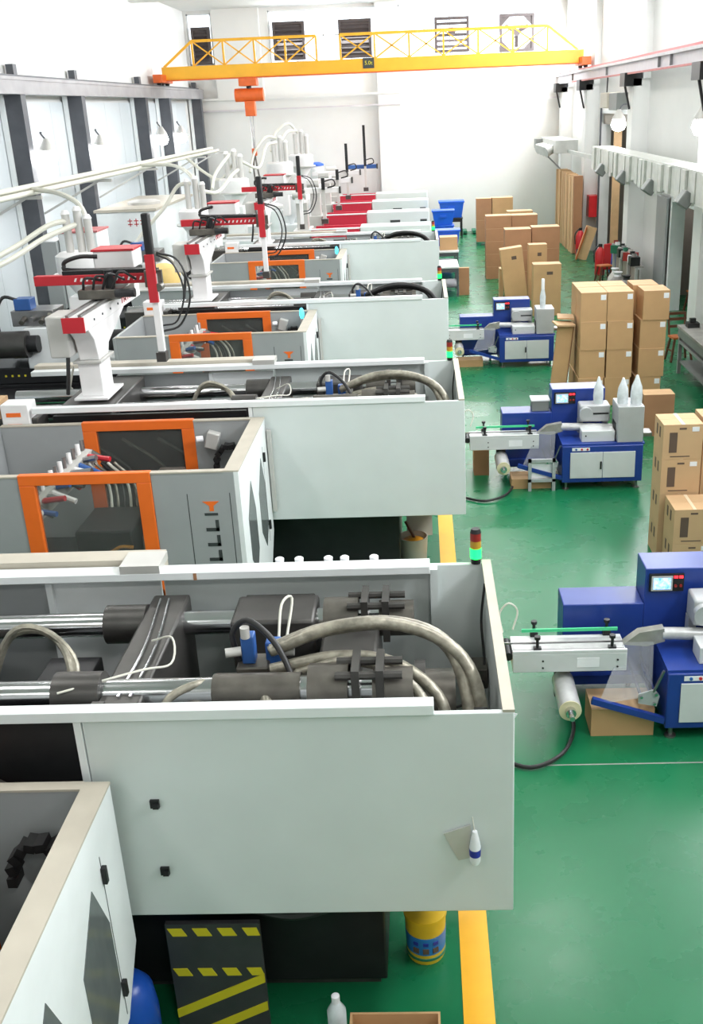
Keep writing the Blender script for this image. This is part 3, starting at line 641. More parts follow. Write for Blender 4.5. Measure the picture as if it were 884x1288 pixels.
# ------------------------------------------------------------------ take-out robots on the machines
def robot(Y0, label, kx=0.0, zb=2.0):
    t = thing('take_out_robot', label, 'robot', (-3.31, Y0 + 0.6, zb), 'take-out robots on the molding machines')
    def P(x, y, z): return (x, Y0 + y, z)
    def b(x0, x1, y0, y1, z0, z1, mb=None): return (mb or MB()).box(x0, x1, Y0 + y0, Y0 + y1, z0, z1)
    bp = obj('base_plate', b(-3.48, -3.14, 0.42, 1.0, zb, zb + 0.025), 'robot_white', t, 0.004)
    obj('pedestal', b(-3.42, -3.2, 0.5, 0.86, zb + 0.025, zb + 0.36), 'robot_white', t, 0.006)
    obj('pedestal_flange', b(-3.45, -3.17, 0.46, 0.92, zb + 0.36, zb + 0.385), 'robot_grey', t, 0.003)
    prof = [(Y0 + 0.52, zb + 0.385), (Y0 + 0.84, zb + 0.385), (Y0 + 0.9, zb + 0.48), (Y0 + 1.6, zb + 0.72), (Y0 + 1.6, zb + 0.74), (Y0 + 0.3, zb + 0.74), (Y0 + 0.46, zb + 0.6)]
    obj('column', MB().prism(prof, 'x', -3.4, -3.2), 'robot_white', t, 0.008)
    bm_ = obj('traverse_beam', b(-3.4, -3.19, 0.2, 2.25, zb + 0.725, zb + 0.86), 'robot_white', t, 0.006)
    obj('end_cap', b(-3.402, -3.188, 0.185, 0.2, zb + 0.72, zb + 0.865), 'robot_red', bm_)
    obj('guide_rail', b(-3.37, -3.34, 0.22, 2.2, zb + 0.86, zb + 0.885), 'dull_chrome', bm_)
    obj('guide_rail', b(-3.25, -3.22, 0.22, 2.2, zb + 0.86, zb + 0.885), 'dull_chrome', bm_)
    for k in range(6):
        obj('bolt', MB().cyl(P(-3.19, 0.5 + k * 0.28, zb + 0.79), P(-3.182, 0.5 + k * 0.28, zb + 0.79), 0.012, n=8), 'text_dark', bm_)
    for k in range(7):
        yl = 1.5 + k * 0.075
        obj('lettering', MB().prism([(Y0 + yl, zb + 0.765), (Y0 + yl + 0.02, zb + 0.765), (Y0 + yl + 0.02, zb + 0.81), (Y0 + yl + 0.055, zb + 0.81), (Y0 + yl + 0.055, zb + 0.83), (Y0 + yl, zb + 0.83)], 'x', -3.19, -3.186), 'robot_red', bm_)
    obj('junction_box', b(-3.62, -3.42, 0.35, 0.75, zb + 0.45, zb + 0.85), 'robot_grey', t, 0.015)
    obj('cable', MB().tube([P(-3.5, 0.5, zb + 0.45), P(-3.52, 0.48, zb + 0.25), P(-3.56, 0.5, zb + 0.05)], 0.02, 6), 'hose_black', t)
    # carriage and crosswise arm
    yk = 1.3
    ca = obj('carriage', b(-3.5, -3.06, yk - 0.25, yk + 0.3, zb + 0.885, zb + 0.98), 'oily_steel', t, 0.01)
    for k in range(4):
        obj('cable', MB().tube([P(-3.45 + 0.1 * k, yk - 0.2, zb + 0.98), P(-3.4 + 0.12 * k, yk - 0.25, zb + 1.1 + 0.02 * k), P(-3.3 + 0.12 * k, yk - 0.05, zb + 1.05)], 0.014, 6), 'hose_black', ca)
    obj('servo_motor', MB().cyl(P(-3.2, yk - 0.1, zb + 0.98), P(-3.2, yk - 0.1, zb + 1.16), 0.05, n=12), 'black_steel', ca)
    obj('servo_motor', MB().cyl(P(-3.1, yk - 0.28, zb + 0.95), P(-2.9, yk - 0.28, zb + 0.95), 0.045, n=12), 'black_steel', ca)
    x0, x1 = -4.02 + kx, -2.72 + kx
    ka = obj('crosswise_arm', b(x0, x1, yk, yk + 0.1, zb + 1.0, zb + 1.1), 'robot_red', t, 0.006)
    for k in range(13):
        xx = x0 + 0.42 + k * 0.062
        obj('slot', MB().prism([(xx, zb + 1.035), (xx + 0.02, zb + 1.035), (xx + 0.035, zb + 1.07), (xx + 0.015, zb + 1.07)], 'y', Y0 + yk - 0.004, Y0 + yk), 'robot_white', ka)
    obj('arm_rail', b(x0 + 0.3, x1, yk + 0.02, yk + 0.08, zb + 1.1, zb + 1.14), 'black_steel', ka)
    cb = obj('control_box', b(-3.45 + kx * 0.5, -3.02 + kx * 0.5, yk + 0.25, yk + 0.6, zb + 1.12, zb + 1.3), 'robot_white', t, 0.015)
    obj('box_lid', b(-3.46 + kx * 0.5, -3.01 + kx * 0.5, yk + 0.24, yk + 0.61, zb + 1.3, zb + 1.32), 'robot_red', cb)
    cx = x0 + 0.35
    obj('cable_chain', MB().tube([P(-3.4 + kx * 0.5, yk + 0.25, zb + 1.25), P(cx + 0.1, yk + 0.22, zb + 1.26), P(cx - 0.05, yk + 0.2, zb + 1.22), P(cx - 0.08, yk + 0.2, zb + 1.17), P(cx, yk + 0.18, zb + 1.13), P(x1 - 0.2, yk + 0.16, zb + 1.12)], 0.022, 8), 'hose_black', t)
    # vertical arm
    vx = x1 - 0.03
    va = obj('vertical_arm', b(vx - 0.035, vx + 0.035, yk - 0.12, yk - 0.05, zb + 0.3, zb + 1.1), 'robot_white', t, 0.005)
    obj('belt_cover', b(vx - 0.045, vx + 0.045, yk - 0.165, yk - 0.122, zb + 0.82, zb + 1.3), 'robot_red', va)
    obj('cable_tray', b(vx - 0.045, vx + 0.035, yk - 0.12, yk - 0.03, zb + 1.12, zb + 1.7), 'black_steel', va, 0.015)
    obj('arm_mount', MB().box(vx - 0.1, vx + 0.08, Y0 + yk - 0.05, Y0 + yk, zb + 0.96, zb + 1.13).cyl(P(vx + 0.06, yk - 0.16, zb + 0.97), P(vx + 0.06, yk - 0.04, zb + 0.97), 0.04, n=12), 'oily_steel', va)
    gp = obj('gripper', b(vx - 0.05, vx + 0.05, yk - 0.16, yk - 0.02, zb + 0.2, zb + 0.3), 'dark_steel', va)
    obj('air_hose', MB().tube([P(vx + 0.04, yk, zb + 1.3), P(vx + 0.25, yk + 0.05, zb + 1.2), P(vx + 0.33, yk + 0.05, zb + 0.85), P(vx + 0.2, yk + 0.05, zb + 0.55), P(vx + 0.02, yk - 0.05, zb + 0.5)], 0.012, 6), 'hose_black', va)
    obj('air_hose', MB().tube([P(vx + 0.04, yk, zb + 1.28), P(vx + 0.2, yk, zb + 1.18), P(vx + 0.28, yk, zb + 0.9), P(vx + 0.18, yk, zb + 0.6), P(vx + 0.03, yk - 0.05, zb + 0.56)], 0.01, 6), 'hose_black', va)
    obj('cable', MB().tube([P(-3.5, 0.6, zb + 0.3), P(-3.58, 0.65, zb + 0.1), P(-3.62, 0.8, zb + 0.03)], 0.012, 6), 'hose_white', t)
    return t
robot(9.3, 'white take-out robot with red end cap on the machine beside the grease pail')
robot(14.75, 'white take-out robot with red end cap on the middle orange-door machine', kx=0.35)
robot(21.5, 'white take-out robot with red end cap on the machine next to the red ones', kx=0.2)

def small_robot(Y0, label, arm, mast=None, blue=False, zb=1.6):
    t = thing('take_out_robot', label, 'robot', (-3.15, Y0 + 0.5, zb), 'white robots on the red and white machines')
    def P(x, y, z): return (x, Y0 + y, z)
    def b(x0, x1, y0, y1, z0, z1, mb=None): return (mb or MB()).box(x0, x1, Y0 + y0, Y0 + y1, z0, z1)
    obj('pedestal', b(-3.3, -3.0, 0.35, 0.7, zb, zb + 0.7), 'robot_grey', t, 0.01)
    bm_ = obj('traverse_beam', b(-3.28, -3.04, 0.1, 1.7, zb + 0.7, zb + 0.86), 'robot_white', t, 0.01)
    obj('motor_cover', MB().cyl(P(-3.35, 0.2, zb + 0.92), P(-3.0, 0.2, zb + 0.92), 0.13, n=14), 'robot_grey', bm_)
    ka = obj('crosswise_arm', b(-3.6 if not blue else -2.6, arm, 0.6, 0.75, zb + 0.9, zb + 1.04), 'robot_white' if not blue else 'blue_valve', t, 0.01)
    obj('arm_end', b(arm, arm + 0.05, 0.58, 0.77, zb + 0.88, zb + 1.06), 'dark_steel', ka)
    va = obj('vertical_arm', b(arm - 0.45, arm - 0.37, 0.5, 0.58, zb + 0.25, zb + 1.15), 'robot_grey', t)
    obj('mast', b(arm - 0.45, arm - 0.36, 0.44, 0.52, zb + 1.0, zb + (mast or 1.3)), 'black_steel', va)
    obj('gripper', b(arm - 0.5, arm - 0.32, 0.46, 0.62, zb + 0.12, zb + 0.25), 'dark_steel', va)
    obj('cable', MB().tube([P(arm - 0.4, 0.5, zb + 1.2), P(arm - 0.15, 0.5, zb + 1.25), P(arm - 0.1, 0.55, zb + 1.1), P(arm - 0.3, 0.6, zb + 1.04)], 0.02, 6), 'hose_black', va)
    return t
small_robot(27.8, 'white take-out robot on the red machine standing next to the grey machines', -2.15)
small_robot(31.6, 'white take-out robot on the second red machine from the grey machines', -2.05)
small_robot(35.4, 'white take-out robot with short dark mast on the red machine', -2.0, 1.9)
small_robot(38.7, 'take-out robot with blue arm and tall dark mast on the rearmost machine', -1.55, 2.4, True)

# ------------------------------------------------------------------ overhead crane
def crane():
    Yc = 34.78
    t = thing('overhead_crane', 'yellow overhead travelling crane with latticed walkway truss spanning the hall', 'crane', (-1.5, Yc, 5.47))
    z0, z1 = 5.62, 6.0
    gd = obj('girder', MB().box(-7.98, 5.2, Yc - 0.14, Yc + 0.14, z0, z1), 'crane_yellow', t, 0.01)
    obj('girder_flange', MB().box(-7.98, 5.2, Yc - 0.2, Yc + 0.2, z0 - 0.03, z0), 'crane_orange', gd)
    pl = obj('name_plate', MB().box(-1.65, -1.3, Yc - 0.16, Yc - 0.14, z0 + 0.1, z0 + 0.4), 'text_dark', gd)
    text_obj('lettering', '5.0t', 0.16, 'hazard_yellow', pl, (-1.475, Yc - 0.163, z0 + 0.25), (radians(90), 0, 0))
    zt = 6.72
    def truss(x0, x1, n, slopeL, slopeR):
        for y in (Yc + 0.1,):
            obj('top_chord', MB().bar((x0, y, zt), (x1, y, zt), 0.08), 'crane_yellow', t)
            step = (x1 - x0) / n
            for i in range(n + 1):
                x = x0 + i * step
                obj('post', MB().bar((x, y, z1), (x, y, zt), 0.06), 'crane_yellow', t)
                if i < n:
                    obj('brace', MB().bar((x, y, z1), (x + step, y, zt), 0.04), 'crane_yellow', t)
                    obj('brace', MB().bar((x, y, zt), (x + step, y, z1), 0.04), 'crane_yellow', t)
            if slopeL: obj('end_brace', MB().bar((x0, y, zt), (x0 - 0.95, y, z1), 0.07), 'crane_yellow', t)
            if slopeR: obj('end_brace', MB().bar((x1, y, zt), (x1 + 0.95, y, z1), 0.07), 'crane_yellow', t)
    truss(-7.0, -3.1, 4, True, False)
    truss(-2.35, 4.1, 6, False, True)
    for x in (-8.0, 5.2):
        e = obj('end_carriage', MB().box(x - 0.14, x + 0.14, Yc - 0.75, Yc + 0.75, 5.54, 5.78), 'crane_orange', t, 0.01)
        for s in (-0.55, 0.55):
            obj('wheel', MB().cyl((x - 0.06, Yc + s, 5.545), (x + 0.06, Yc + s, 5.545), 0.075, n=14), 'dark_steel', e)
    hx = -5.3
    h = thing('chain_hoist', 'orange electric hoist with hook hanging from the yellow crane girder', 'hoist', (hx, Yc, z0 - 0.03))
    tr = obj('trolley', MB().box(hx - 0.28, hx + 0.28, Yc - 0.26, Yc + 0.26, z0 - 0.26, z0 - 0.03), 'crane_orange', h, 0.02)
    obj('hoist_body', MB().cyl((hx - 0.45, Yc, z0 - 0.52), (hx + 0.45, Yc, z0 - 0.52), 0.2, n=18), 'crane_orange', h)
    obj('hoist_neck', MB().cyl((hx, Yc, z0 - 0.72), (hx, Yc, z0 - 0.26), 0.08, n=12), 'black_steel', h)
    obj('chain_box', MB().box(hx - 0.16, hx + 0.16, Yc - 0.15, Yc + 0.15, z0 - 1.15, z0 - 0.7), 'crane_orange', h, 0.02)
    obj('wire_rope', MB().cyl((hx - 0.04, Yc, z0 - 1.15), (hx + 0.0, Yc, z0 - 2.15), 0.02, n=8).cyl((hx + 0.06, Yc, z0 - 1.15), (hx + 0.03, Yc, z0 - 2.15), 0.02, n=8), 'dull_chrome', h)
    obj('hook_block', MB().box(hx - 0.07, hx + 0.09, Yc - 0.07, Yc + 0.07, z0 - 2.35, z0 - 2.12), 'crane_orange', h, 0.02)
    obj('sling', MB().tube([(hx, Yc, z0 - 2.35), (hx - 0.06, Yc, z0 - 2.7), (hx - 0.04, Yc, z0 - 3.2)], 0.03, 6).tube([(hx + 0.02, Yc, z0 - 2.35), (hx + 0.06, Yc, z0 - 2.7), (hx + 0.12, Yc, z0 - 3.15)], 0.03, 6), 'oily_steel', h)
crane()

# ------------------------------------------------------------------ exhaust fans in the back windows
FANS = [(-8.1, -7.42, 6.27, 7.5, 0), (-5.14, -3.99, 6.29, 7.56, 0), (-2.76, -1.58, 6.27, 7.55, 0), (0.7, 1.94, 6.32, 7.48, 1), (3.03, 4.27, 6.25, 7.49, 2)]
FL = ['narrow dark exhaust fan box in the corner window', 'dark exhaust fan box in the wide window, beside the wall pillar with the hoist',
      'dark exhaust fan box in the wide window, over the crane name plate', 'dark framed louvre fan with open slats in the bright back window', 'dark framed exhaust fan with blades showing, in the bright back window']
for (a, b_, c, d_, kind), lb_ in zip(FANS, FL):
    t = thing('exhaust_fan', lb_, 'fan', ((a + b_) / 2, YB - 0.1, c), 'exhaust fans in the back windows')
    y0, y1 = YB - 0.12, YB + 0.06
    f = 0.09
    obj('frame', MB().box(a, b_, y0, y1, c, c + f).box(a, b_, y0, y1, d_ - f, d_).box(a, a + f, y0, y1, c + f, d_ - f).box(b_ - f, b_, y0, y1, c + f, d_ - f), 'fan_dark', t)
    xc, zc = (a + b_) / 2, (c + d_) / 2
    if kind == 0:
        bk = obj('back_plate', MB().box(a + f, b_ - f, y0 + 0.08, y1, c + f, d_ - f), 'fan_dark', t)
        for k in range(6):
            z = c + 0.16 + k * (d_ - c - 0.3) / 6
            obj('louvre_slat', MB().obox((xc, y0 + 0.04, z + 0.06), (b_ - a - 2 * f, 0.015, 0.15), (radians(-35), 0, 0)), 'fan_dark', bk)
    elif kind == 1:
        for k in range(5):
            z = c + 0.2 + k * (d_ - c - 0.34) / 4.4
            obj('louvre_slat', MB().obox((xc, (y0 + y1) / 2, z), (b_ - a - 2 * f, 0.02, 0.09), (radians(-15), 0, 0)), 'fan_dark', t)
        obj('motor', MB().cyl((xc, y0, zc + 0.1), (xc, y1, zc + 0.1), 0.14, n=12), 'fan_dark', t)
    else:
        for sx, sz in ((-1, -1), (1, -1), (1, 1), (-1, 1)):
            x_, z_ = (a + f if sx < 0 else b_ - f), (c + f if sz < 0 else d_ - f)
            obj('corner_plate', MB().prism([(x_, z_), (x_ - sx * 0.28, z_), (x_, z_ - sz * 0.28)], 'y', y0 + 0.05, y1 - 0.05), 'fan_dark', t)
        obj('motor', MB().cyl((xc, y0, zc), (xc, y1, zc), 0.12, n=12), 'fan_dark', t)
        for k in range(3):
            a_ = k * 2.094 + 0.5
            obj('blade', MB().obox((xc + 0.26 * cos(a_), (y0 + y1) / 2, zc + 0.26 * sin(a_)), (0.42, 0.015, 0.13), (0.5, -a_, 0)), 'fan_dark', t)
        for a_ in (0.9, 2.6, 4.2): obj('spoke', MB().bar((xc, y0 + 0.02, zc), (xc + 0.6 * cos(a_) * 0.85, y0 + 0.02, zc + 0.6 * sin(a_) * 0.85), 0.03), 'fan_dark', t)

# ------------------------------------------------------------------ lamps
BAYN = {0: 'first', 1: 'second'}
for i, (x, y) in enumerate(FILL_LAMPS):  # added fixtures out of view, housing the ceiling fill lights
    t = thing('added_fill_lamp', 'round white lamp added out of view under the ceiling as fill light', 'lamp', (x, y, ZC - 0.36), 'added fill lamps under the ceiling')
    obj('shade', MB().lathe([(0.36, 0.0), (0.34, 0.03), (0.16, 0.12), (0.08, 0.16)], (x, y, 7.5), 20), 'robot_grey', t)
    obj('rod', MB().cyl((x, y, 7.66), (x, y, ZC - 0.35), 0.015, n=8), 'robot_grey', t)
def flood(name_label, x, y, z, sx, aim=0):
    t = thing('flood_lamp', name_label, 'lamp', (x, y, z), 'white flood lamps along the walls')
    wx = -7.82 if sx > 0 else XR - 0.0
    if sx > 0: x += 0.2
    br_ = obj('bracket', MB().tube([(wx, y, z + 0.35), (x - sx * 0.1, y, z + 0.35), (x, y, z + 0.2)], 0.02, 6, 3), 'steel_grey', t)
    obj('housing', MB().lathe([(0.17, 0.0), (0.17, 0.04), (0.08, 0.18), (0.05, 0.24)], (x, y, z), 16), 'robot_grey', t)
    obj('lens', MB().lathe([(0.02, -0.3), (0.14, -0.26), (0.2, -0.14), (0.16, 0.0)], (x, y, z), 16), 'lamp_white', t)
    l = bpy.data.lights.new('flood_lamp_light', 'POINT'); l.energy = 14; l.shadow_soft_size = 0.2
    o = bpy.data.objects.new('flood_lamp_light', l); COL.objects.link(o); o.location = (x, y, z - 0.5)
for i, (p, lb_) in enumerate((((48, 190), 'beside the steel column facing the nearest pair of hoses'), ((117, 183), 'between two steel columns above the white cabinet'), ((195, 170), 'beside the third steel column'), ((220, 168), 'beside the fourth steel column'))):
    q = Px(*p, -7.95)
    flood(['white flood lamp on the left panel wall, next to the column nearest the mezzanine', 'white flood lamp on the left panel wall, above the grey dryer cabinet',
           'white flood lamp on the left panel wall, between the two close-set columns', 'white flood lamp on the left panel wall, next to the column by the back corner'][i], q.x, q.y, q.z, 1)
q = Px(884, 150, 5.2); flood('white flood lamp on a bracket over the pleated air duct', q.x, q.y, q.z, -1)
q = Px(778, 150, 5.25); flood('white flood lamp hanging in front of the tall door opening', q.x, q.y, q.z, -1)

# ------------------------------------------------------------------ right wall equipment
def air_duct():
    y0, y1, xf, zt, zb = 15.0, 29.3, 4.72, 3.36, 2.86
    t = thing('air_duct', 'long pleated white air duct box running along the right wall', 'air duct', (5.3, 24, zb))
    bd = obj('duct_body', MB().box(xf + 0.05, XR - 0.4, y0, y1, zb + 0.02, zt - 0.01), 'duct_grey', t)
    obj('duct_top', MB().box(xf - 0.02, XR - 0.41, y0, y1, zt - 0.01, zt + 0.02), 'duct_foil', t)
    n = 0
    y = y0
    while y < y1 - 0.3:
        wd = random.uniform(0.2, 0.42); dz = random.uniform(-0.1, 0.03); dxx = random.uniform(-0.03, 0.03)
        obj('pleat', MB().prism([(y, zt - 0.01), (y + wd - 0.015, zt - 0.01), (y + wd - 0.03, zb + dz), (y + 0.02, zb + dz + random.uniform(-0.03, 0.03))], 'x', xf - 0.03 + dxx, xf + 0.05), 'duct_foil', t)
        y += wd
    for k in range(5):
        yy = 15.8 + k * 2.9
        oc = obj('outlet', MB().obox((xf - 0.08, yy, zb + 0.02), (0.22, 0.3, 0.26), (0, radians(35), 0)), 'duct_dark', t, 0.02)
    obj('end_cap', MB().box(xf, XR - 0.41, y1, y1 + 0.03, zb, zt), 'duct_grey', t)
    for k in range(5):
        yy = 16.0 + k * 2.6
        obj('hanger', MB().box(4.8, XR - 0.02, yy, yy + 0.06, zb - 0.06, zb + 0.0 + 0.02), 'steel_beam', t)
    # second, smaller duct box further along
    t2 = thing('air_duct', 'short grey box duct with row of outlets beside the stacked cardboard sheets', 'air duct', (4.9, 36.5, 2.9))
    obj('duct_body', MB().box(4.45, XR - 0.42, 35.2, 39.3, 2.95, 3.35), 'duct_grey', t2, 0.01)
    for k in range(4):
        obj('outlet', MB().cyl((4.5, 35.9 + k * 0.85, 3.08), (4.2, 35.8 + k * 0.85, 2.98), 0.12, 0.18, n=12), 'duct_grey', t2)
    obj('end_box', MB().box(4.2, 4.45, 38.8, 39.3, 3.0, 3.3), 'duct_dark', t2)
    obj('link_duct', MB().bar((4.9, 35.2, 3.0), (4.9, 29.4, 3.05), 0.1), 'duct_grey', t2)
    obj('support', MB().bar((4.35, 39.0, 3.0), (XR - 0.4, 39.5, 2.2), 0.04), 'steel_beam', t2)
air_duct()
q = Px(766, 126, 5.3)
t = thing('air_conditioner', 'white split air conditioner unit over the tall door opening', 'air conditioner', (q.x, q.y, q.z))
obj('body', MB().box(q.x - 0.15, q.x + 0.25, q.y - 0.5, q.y + 0.6, q.z - 0.2, q.z + 0.2), 'trim_beige', t, 0.03)
obj('bracket_box', MB().box(q.x - 0.1, q.x + 0.2, q.y - 1.7, q.y - 0.52, q.z - 0.25, q.z + 0.18), 'duct_dark', t, 0.02)
obj('mount', MB().box(q.x + 0.2, XR, q.y - 1.2, q.y + 0.3, q.z - 0.1, q.z + 0.05), 'steel_beam', t)
obj('cable', MB().tube([(q.x, q.y + 0.4, q.z + 0.2), (q.x + 0.02, q.y + 0.45, q.z + 0.7)], 0.02, 6), 'hose_black', t)

# ------------------------------------------------------------------ piping rack and dryers on the left
t = thing('pipe_rack', 'overhead bundle of pale conveying pipes running along the left wall', 'pipes', (-6.5, 20, 3.35))
for k, (dx, dz) in enumerate(((0, 0), (0.11, 0.02), (-0.1, 0.04), (0.04, 0.11))):
    obj('pipe', MB().cyl((-6.5 + dx, 6, 3.48 + dz), (-6.5 + dx, 34.6 - k * 0.3, 3.48 + dz), 0.045, n=10), 'hose_white', t)
for y in COLS_L[:-1]:
    s = obj('support_arm', MB().box(-7.81, -6.3, y - 0.03, y + 0.03, 3.38, 3.435), 'robot_grey', t)
    obj('strut', MB().bar((-7.8, y, 2.8), (-6.6, y, 3.39), 0.04), 'robot_grey', s)

def hopper(x, y, z, s, label, hoses):
    t = thing('hopper_loader', label, 'hopper', (x, y, z), 'white hopper loaders over the machines')
    obj('mount', MB().box(x - 0.2 * s, x + 0.2 * s, y - 0.2 * s, y + 0.2 * s, z - 0.75 * s, z), 'robot_white', t, 0.01)
    obj('cone', MB().lathe([(0.1 * s, 0), (0.14 * s, 0.04), (0.36 * s, 0.36 * s), (0.36 * s, 0.6 * s), (0.3 * s, 0.64 * s)], (x, y, z), 20), 'robot_white', t)
    sh = obj('flange', MB().lathe([(0.42 * s, 0), (0.42 * s, 0.03)], (x, y, z + 0.3 * s), 20), 'robot_grey', t)
    for dx, hh in ((-0.13, 0.55), (0.05, 0.6), (0.19, 0.48)):
        c = obj('receiver', MB().cyl((x + dx * s, y, z + 0.64 * s), (x + dx * s, y, z + (0.64 + hh) * s), 0.06 * s, n=14), 'robot_grey', t)
        obj('receiver_cap', MB().cyl((x + dx * s, y, z + (0.64 + hh) * s), (x + dx * s, y, z + (0.7 + hh) * s), 0.07 * s, 0.04 * s, n=14), 'robot_white', c)
    for pts in hoses:
        obj('hose', MB().tube(pts, 0.04, 8), 'hose_white', t)
    return t
hopper(-5.15, 15.6, 2.1, 1.0, 'white cone hopper with steel receivers over the blue-valved injection unit',
       [[(-5.25, 15.6, 3.2), (-5.5, 15.4, 3.15), (-5.9, 15.0, 2.9), (-6.3, 14.2, 2.7), (-6.6, 13.0, 2.65)], [(-5.1, 15.6, 3.15), (-5.5, 15.2, 3.0), (-5.9, 14.6, 2.75), (-6.5, 13.4, 2.5)],
        [(-4.98, 15.7, 3.1), (-5.3, 16.4, 3.35), (-5.8, 17.0, 3.5), (-6.4, 17.5, 3.55)]])
hopper(-4.75, 22.3, 2.1, 1.0, 'white cone hopper with steel receivers beside the big white cabinet',
       [[(-4.8, 22.3, 3.25), (-5.1, 22.4, 3.2), (-5.4, 22.3, 2.8), (-5.9, 22.2, 2.3), (-6.2, 22.0, 1.9)], [(-4.7, 22.3, 3.2), (-5.0, 23.2, 3.4), (-5.6, 24.2, 3.55), (-6.4, 24.6, 3.55)],
        [(-4.6, 22.3, 3.1), (-4.4, 23.2, 3.0), (-4.3, 24.4, 3.25), (-4.4, 26.0, 3.3)]])
hopper(-4.85, 27.9, 2.3, 1.1, 'white hopper with steel receivers and crossing hoses behind the big cabinet',
       [[(-4.9, 27.9, 3.6), (-5.1, 26.8, 3.2), (-5.0, 25.6, 2.9)], [(-4.8, 27.9, 3.4), (-5.3, 28.5, 2.95), (-5.8, 29.0, 3.1), (-6.4, 29.5, 3.5)], [(-4.6, 27.9, 3.4), (-4.3, 28.8, 3.2), (-4.2, 29.8, 3.7), (-4.1, 31.2, 3.75)]])
hopper(-4.1, 31.6, 2.5, 1.1, 'white hopper with arched pale hoses near the hook of the crane',
       [[(-4.15, 31.6, 3.85), (-4.4, 31.2, 3.9), (-4.7, 30.8, 3.5), (-4.8, 30.4, 3.0)], [(-4.0, 31.6, 3.8), (-3.9, 32.4, 4.0), (-3.8, 33.6, 4.0)]])
hopper(-3.9, 35.6, 2.5, 1.15, 'white square hopper loader with hoses close to the back wall',
       [[(-3.95, 35.6, 3.9), (-4.2, 35.2, 4.2), (-4.6, 34.8, 3.9), (-4.7, 34.4, 3.4)]])
t = thing('dryer_cabinet', 'big white material cabinet with sloped edges and red lettering, under the pipe rack', 'cabinet', (-6.95, 27, 0))
c = obj('body', MB().box(-7.72, -6.3, 25.0, 29.2, 0.05, 2.5), 'white_bright', t, 0.02)
obj('roof', MB().box(-7.76, -6.26, 24.96, 29.24, 2.5, 2.56), 'trim_beige', t)
obj('plinth', MB().box(-7.6, -6.4, 25.1, 29.1, 0, 0.05), 'dark_steel', t)
for k in range(4):
    xk = -6.98 + k * 0.15
    obj('lettering', MB().box(xk, xk + 0.11, 24.993, 25.0, 2.28, 2.3).box(xk, xk + 0.11, 24.993, 25.0, 2.2, 2.22).box(xk + 0.045, xk + 0.065, 24.993, 25.0, 2.16, 2.34), 'robot_red', c)
obj('roof_fan', MB().lathe([(0.4, 0), (0.4, 0.06), (0.3, 0.1)], (-6.9, 26.4, 2.56), 18), 'robot_grey', t)
t = thing('dryer_cabinet', 'white cabinet with grey side panel behind the first robot arm', 'cabinet', (-6.2, 18.8, 0))
obj('body', MB().box(-6.45, -5.75, 18.5, 19.2, 0.02, 2.72), 'white_bright', t, 0.015)
obj('lid', MB().box(-6.47, -5.73, 18.48, 19.22, 2.72, 2.75), 'rust_red', t)
obj('side_box', MB().box(-6.75, -6.46, 18.4, 19.0, 1.4, 2.6), 'guard_grey', t, 0.015)
obj('plinth', MB().box(-6.4, -5.8, 18.55, 19.15, 0, 0.02), 'dark_steel', t)
t = thing('dryer_cabinet', 'white box dryer cabinet standing behind the second cone hopper', 'cabinet', (-5.2, 25.5, 0))
obj('body', MB().box(-5.6, -4.9, 25.0, 25.8, 0.02, 2.1), 'white_bright', t, 0.015)
obj('door', MB().box(-5.55, -4.95, 24.97, 25.0, 0.3, 2.0), 'robot_white', t, 0.006)
obj('plinth', MB().box(-5.5, -5.0, 25.1, 25.7, 0, 0.02), 'dark_steel', t)
t = tag(obj('material_sack', MB().lathe([(0.2, 0), (0.3, 0.05), (0.33, 0.2), (0.26, 0.36), (0.1, 0.42)], (0, 0, 0), 14), 'bag_tan'), 'tan sack lying on the grey bin behind the first robot', 'sack')
t.location = (-5.0, 19.95, 1.52)
t = thing('material_bin', 'grey square bin that carries the tan sack', 'bin', (-5.0, 19.9, 0))
obj('body', MB().prism([(-5.45, 0.1), (-4.55, 0.1), (-4.4, 1.5), (-5.6, 1.5)], 'y', 19.5, 20.4), 'guard_grey', t, 0.01)
obj('rim', MB().box(-5.65, -4.35, 19.45, 20.45, 1.5, 1.52), 'robot_grey', t)
obj('caster', MB().cyl((-5.3, 19.9, 0.05), (-5.2, 19.9, 0.05), 0.05, n=10), 'black_steel', t)
obj('caster', MB().cyl((-4.8, 19.9, 0.05), (-4.7, 19.9, 0.05), 0.05, n=10), 'black_steel', t)

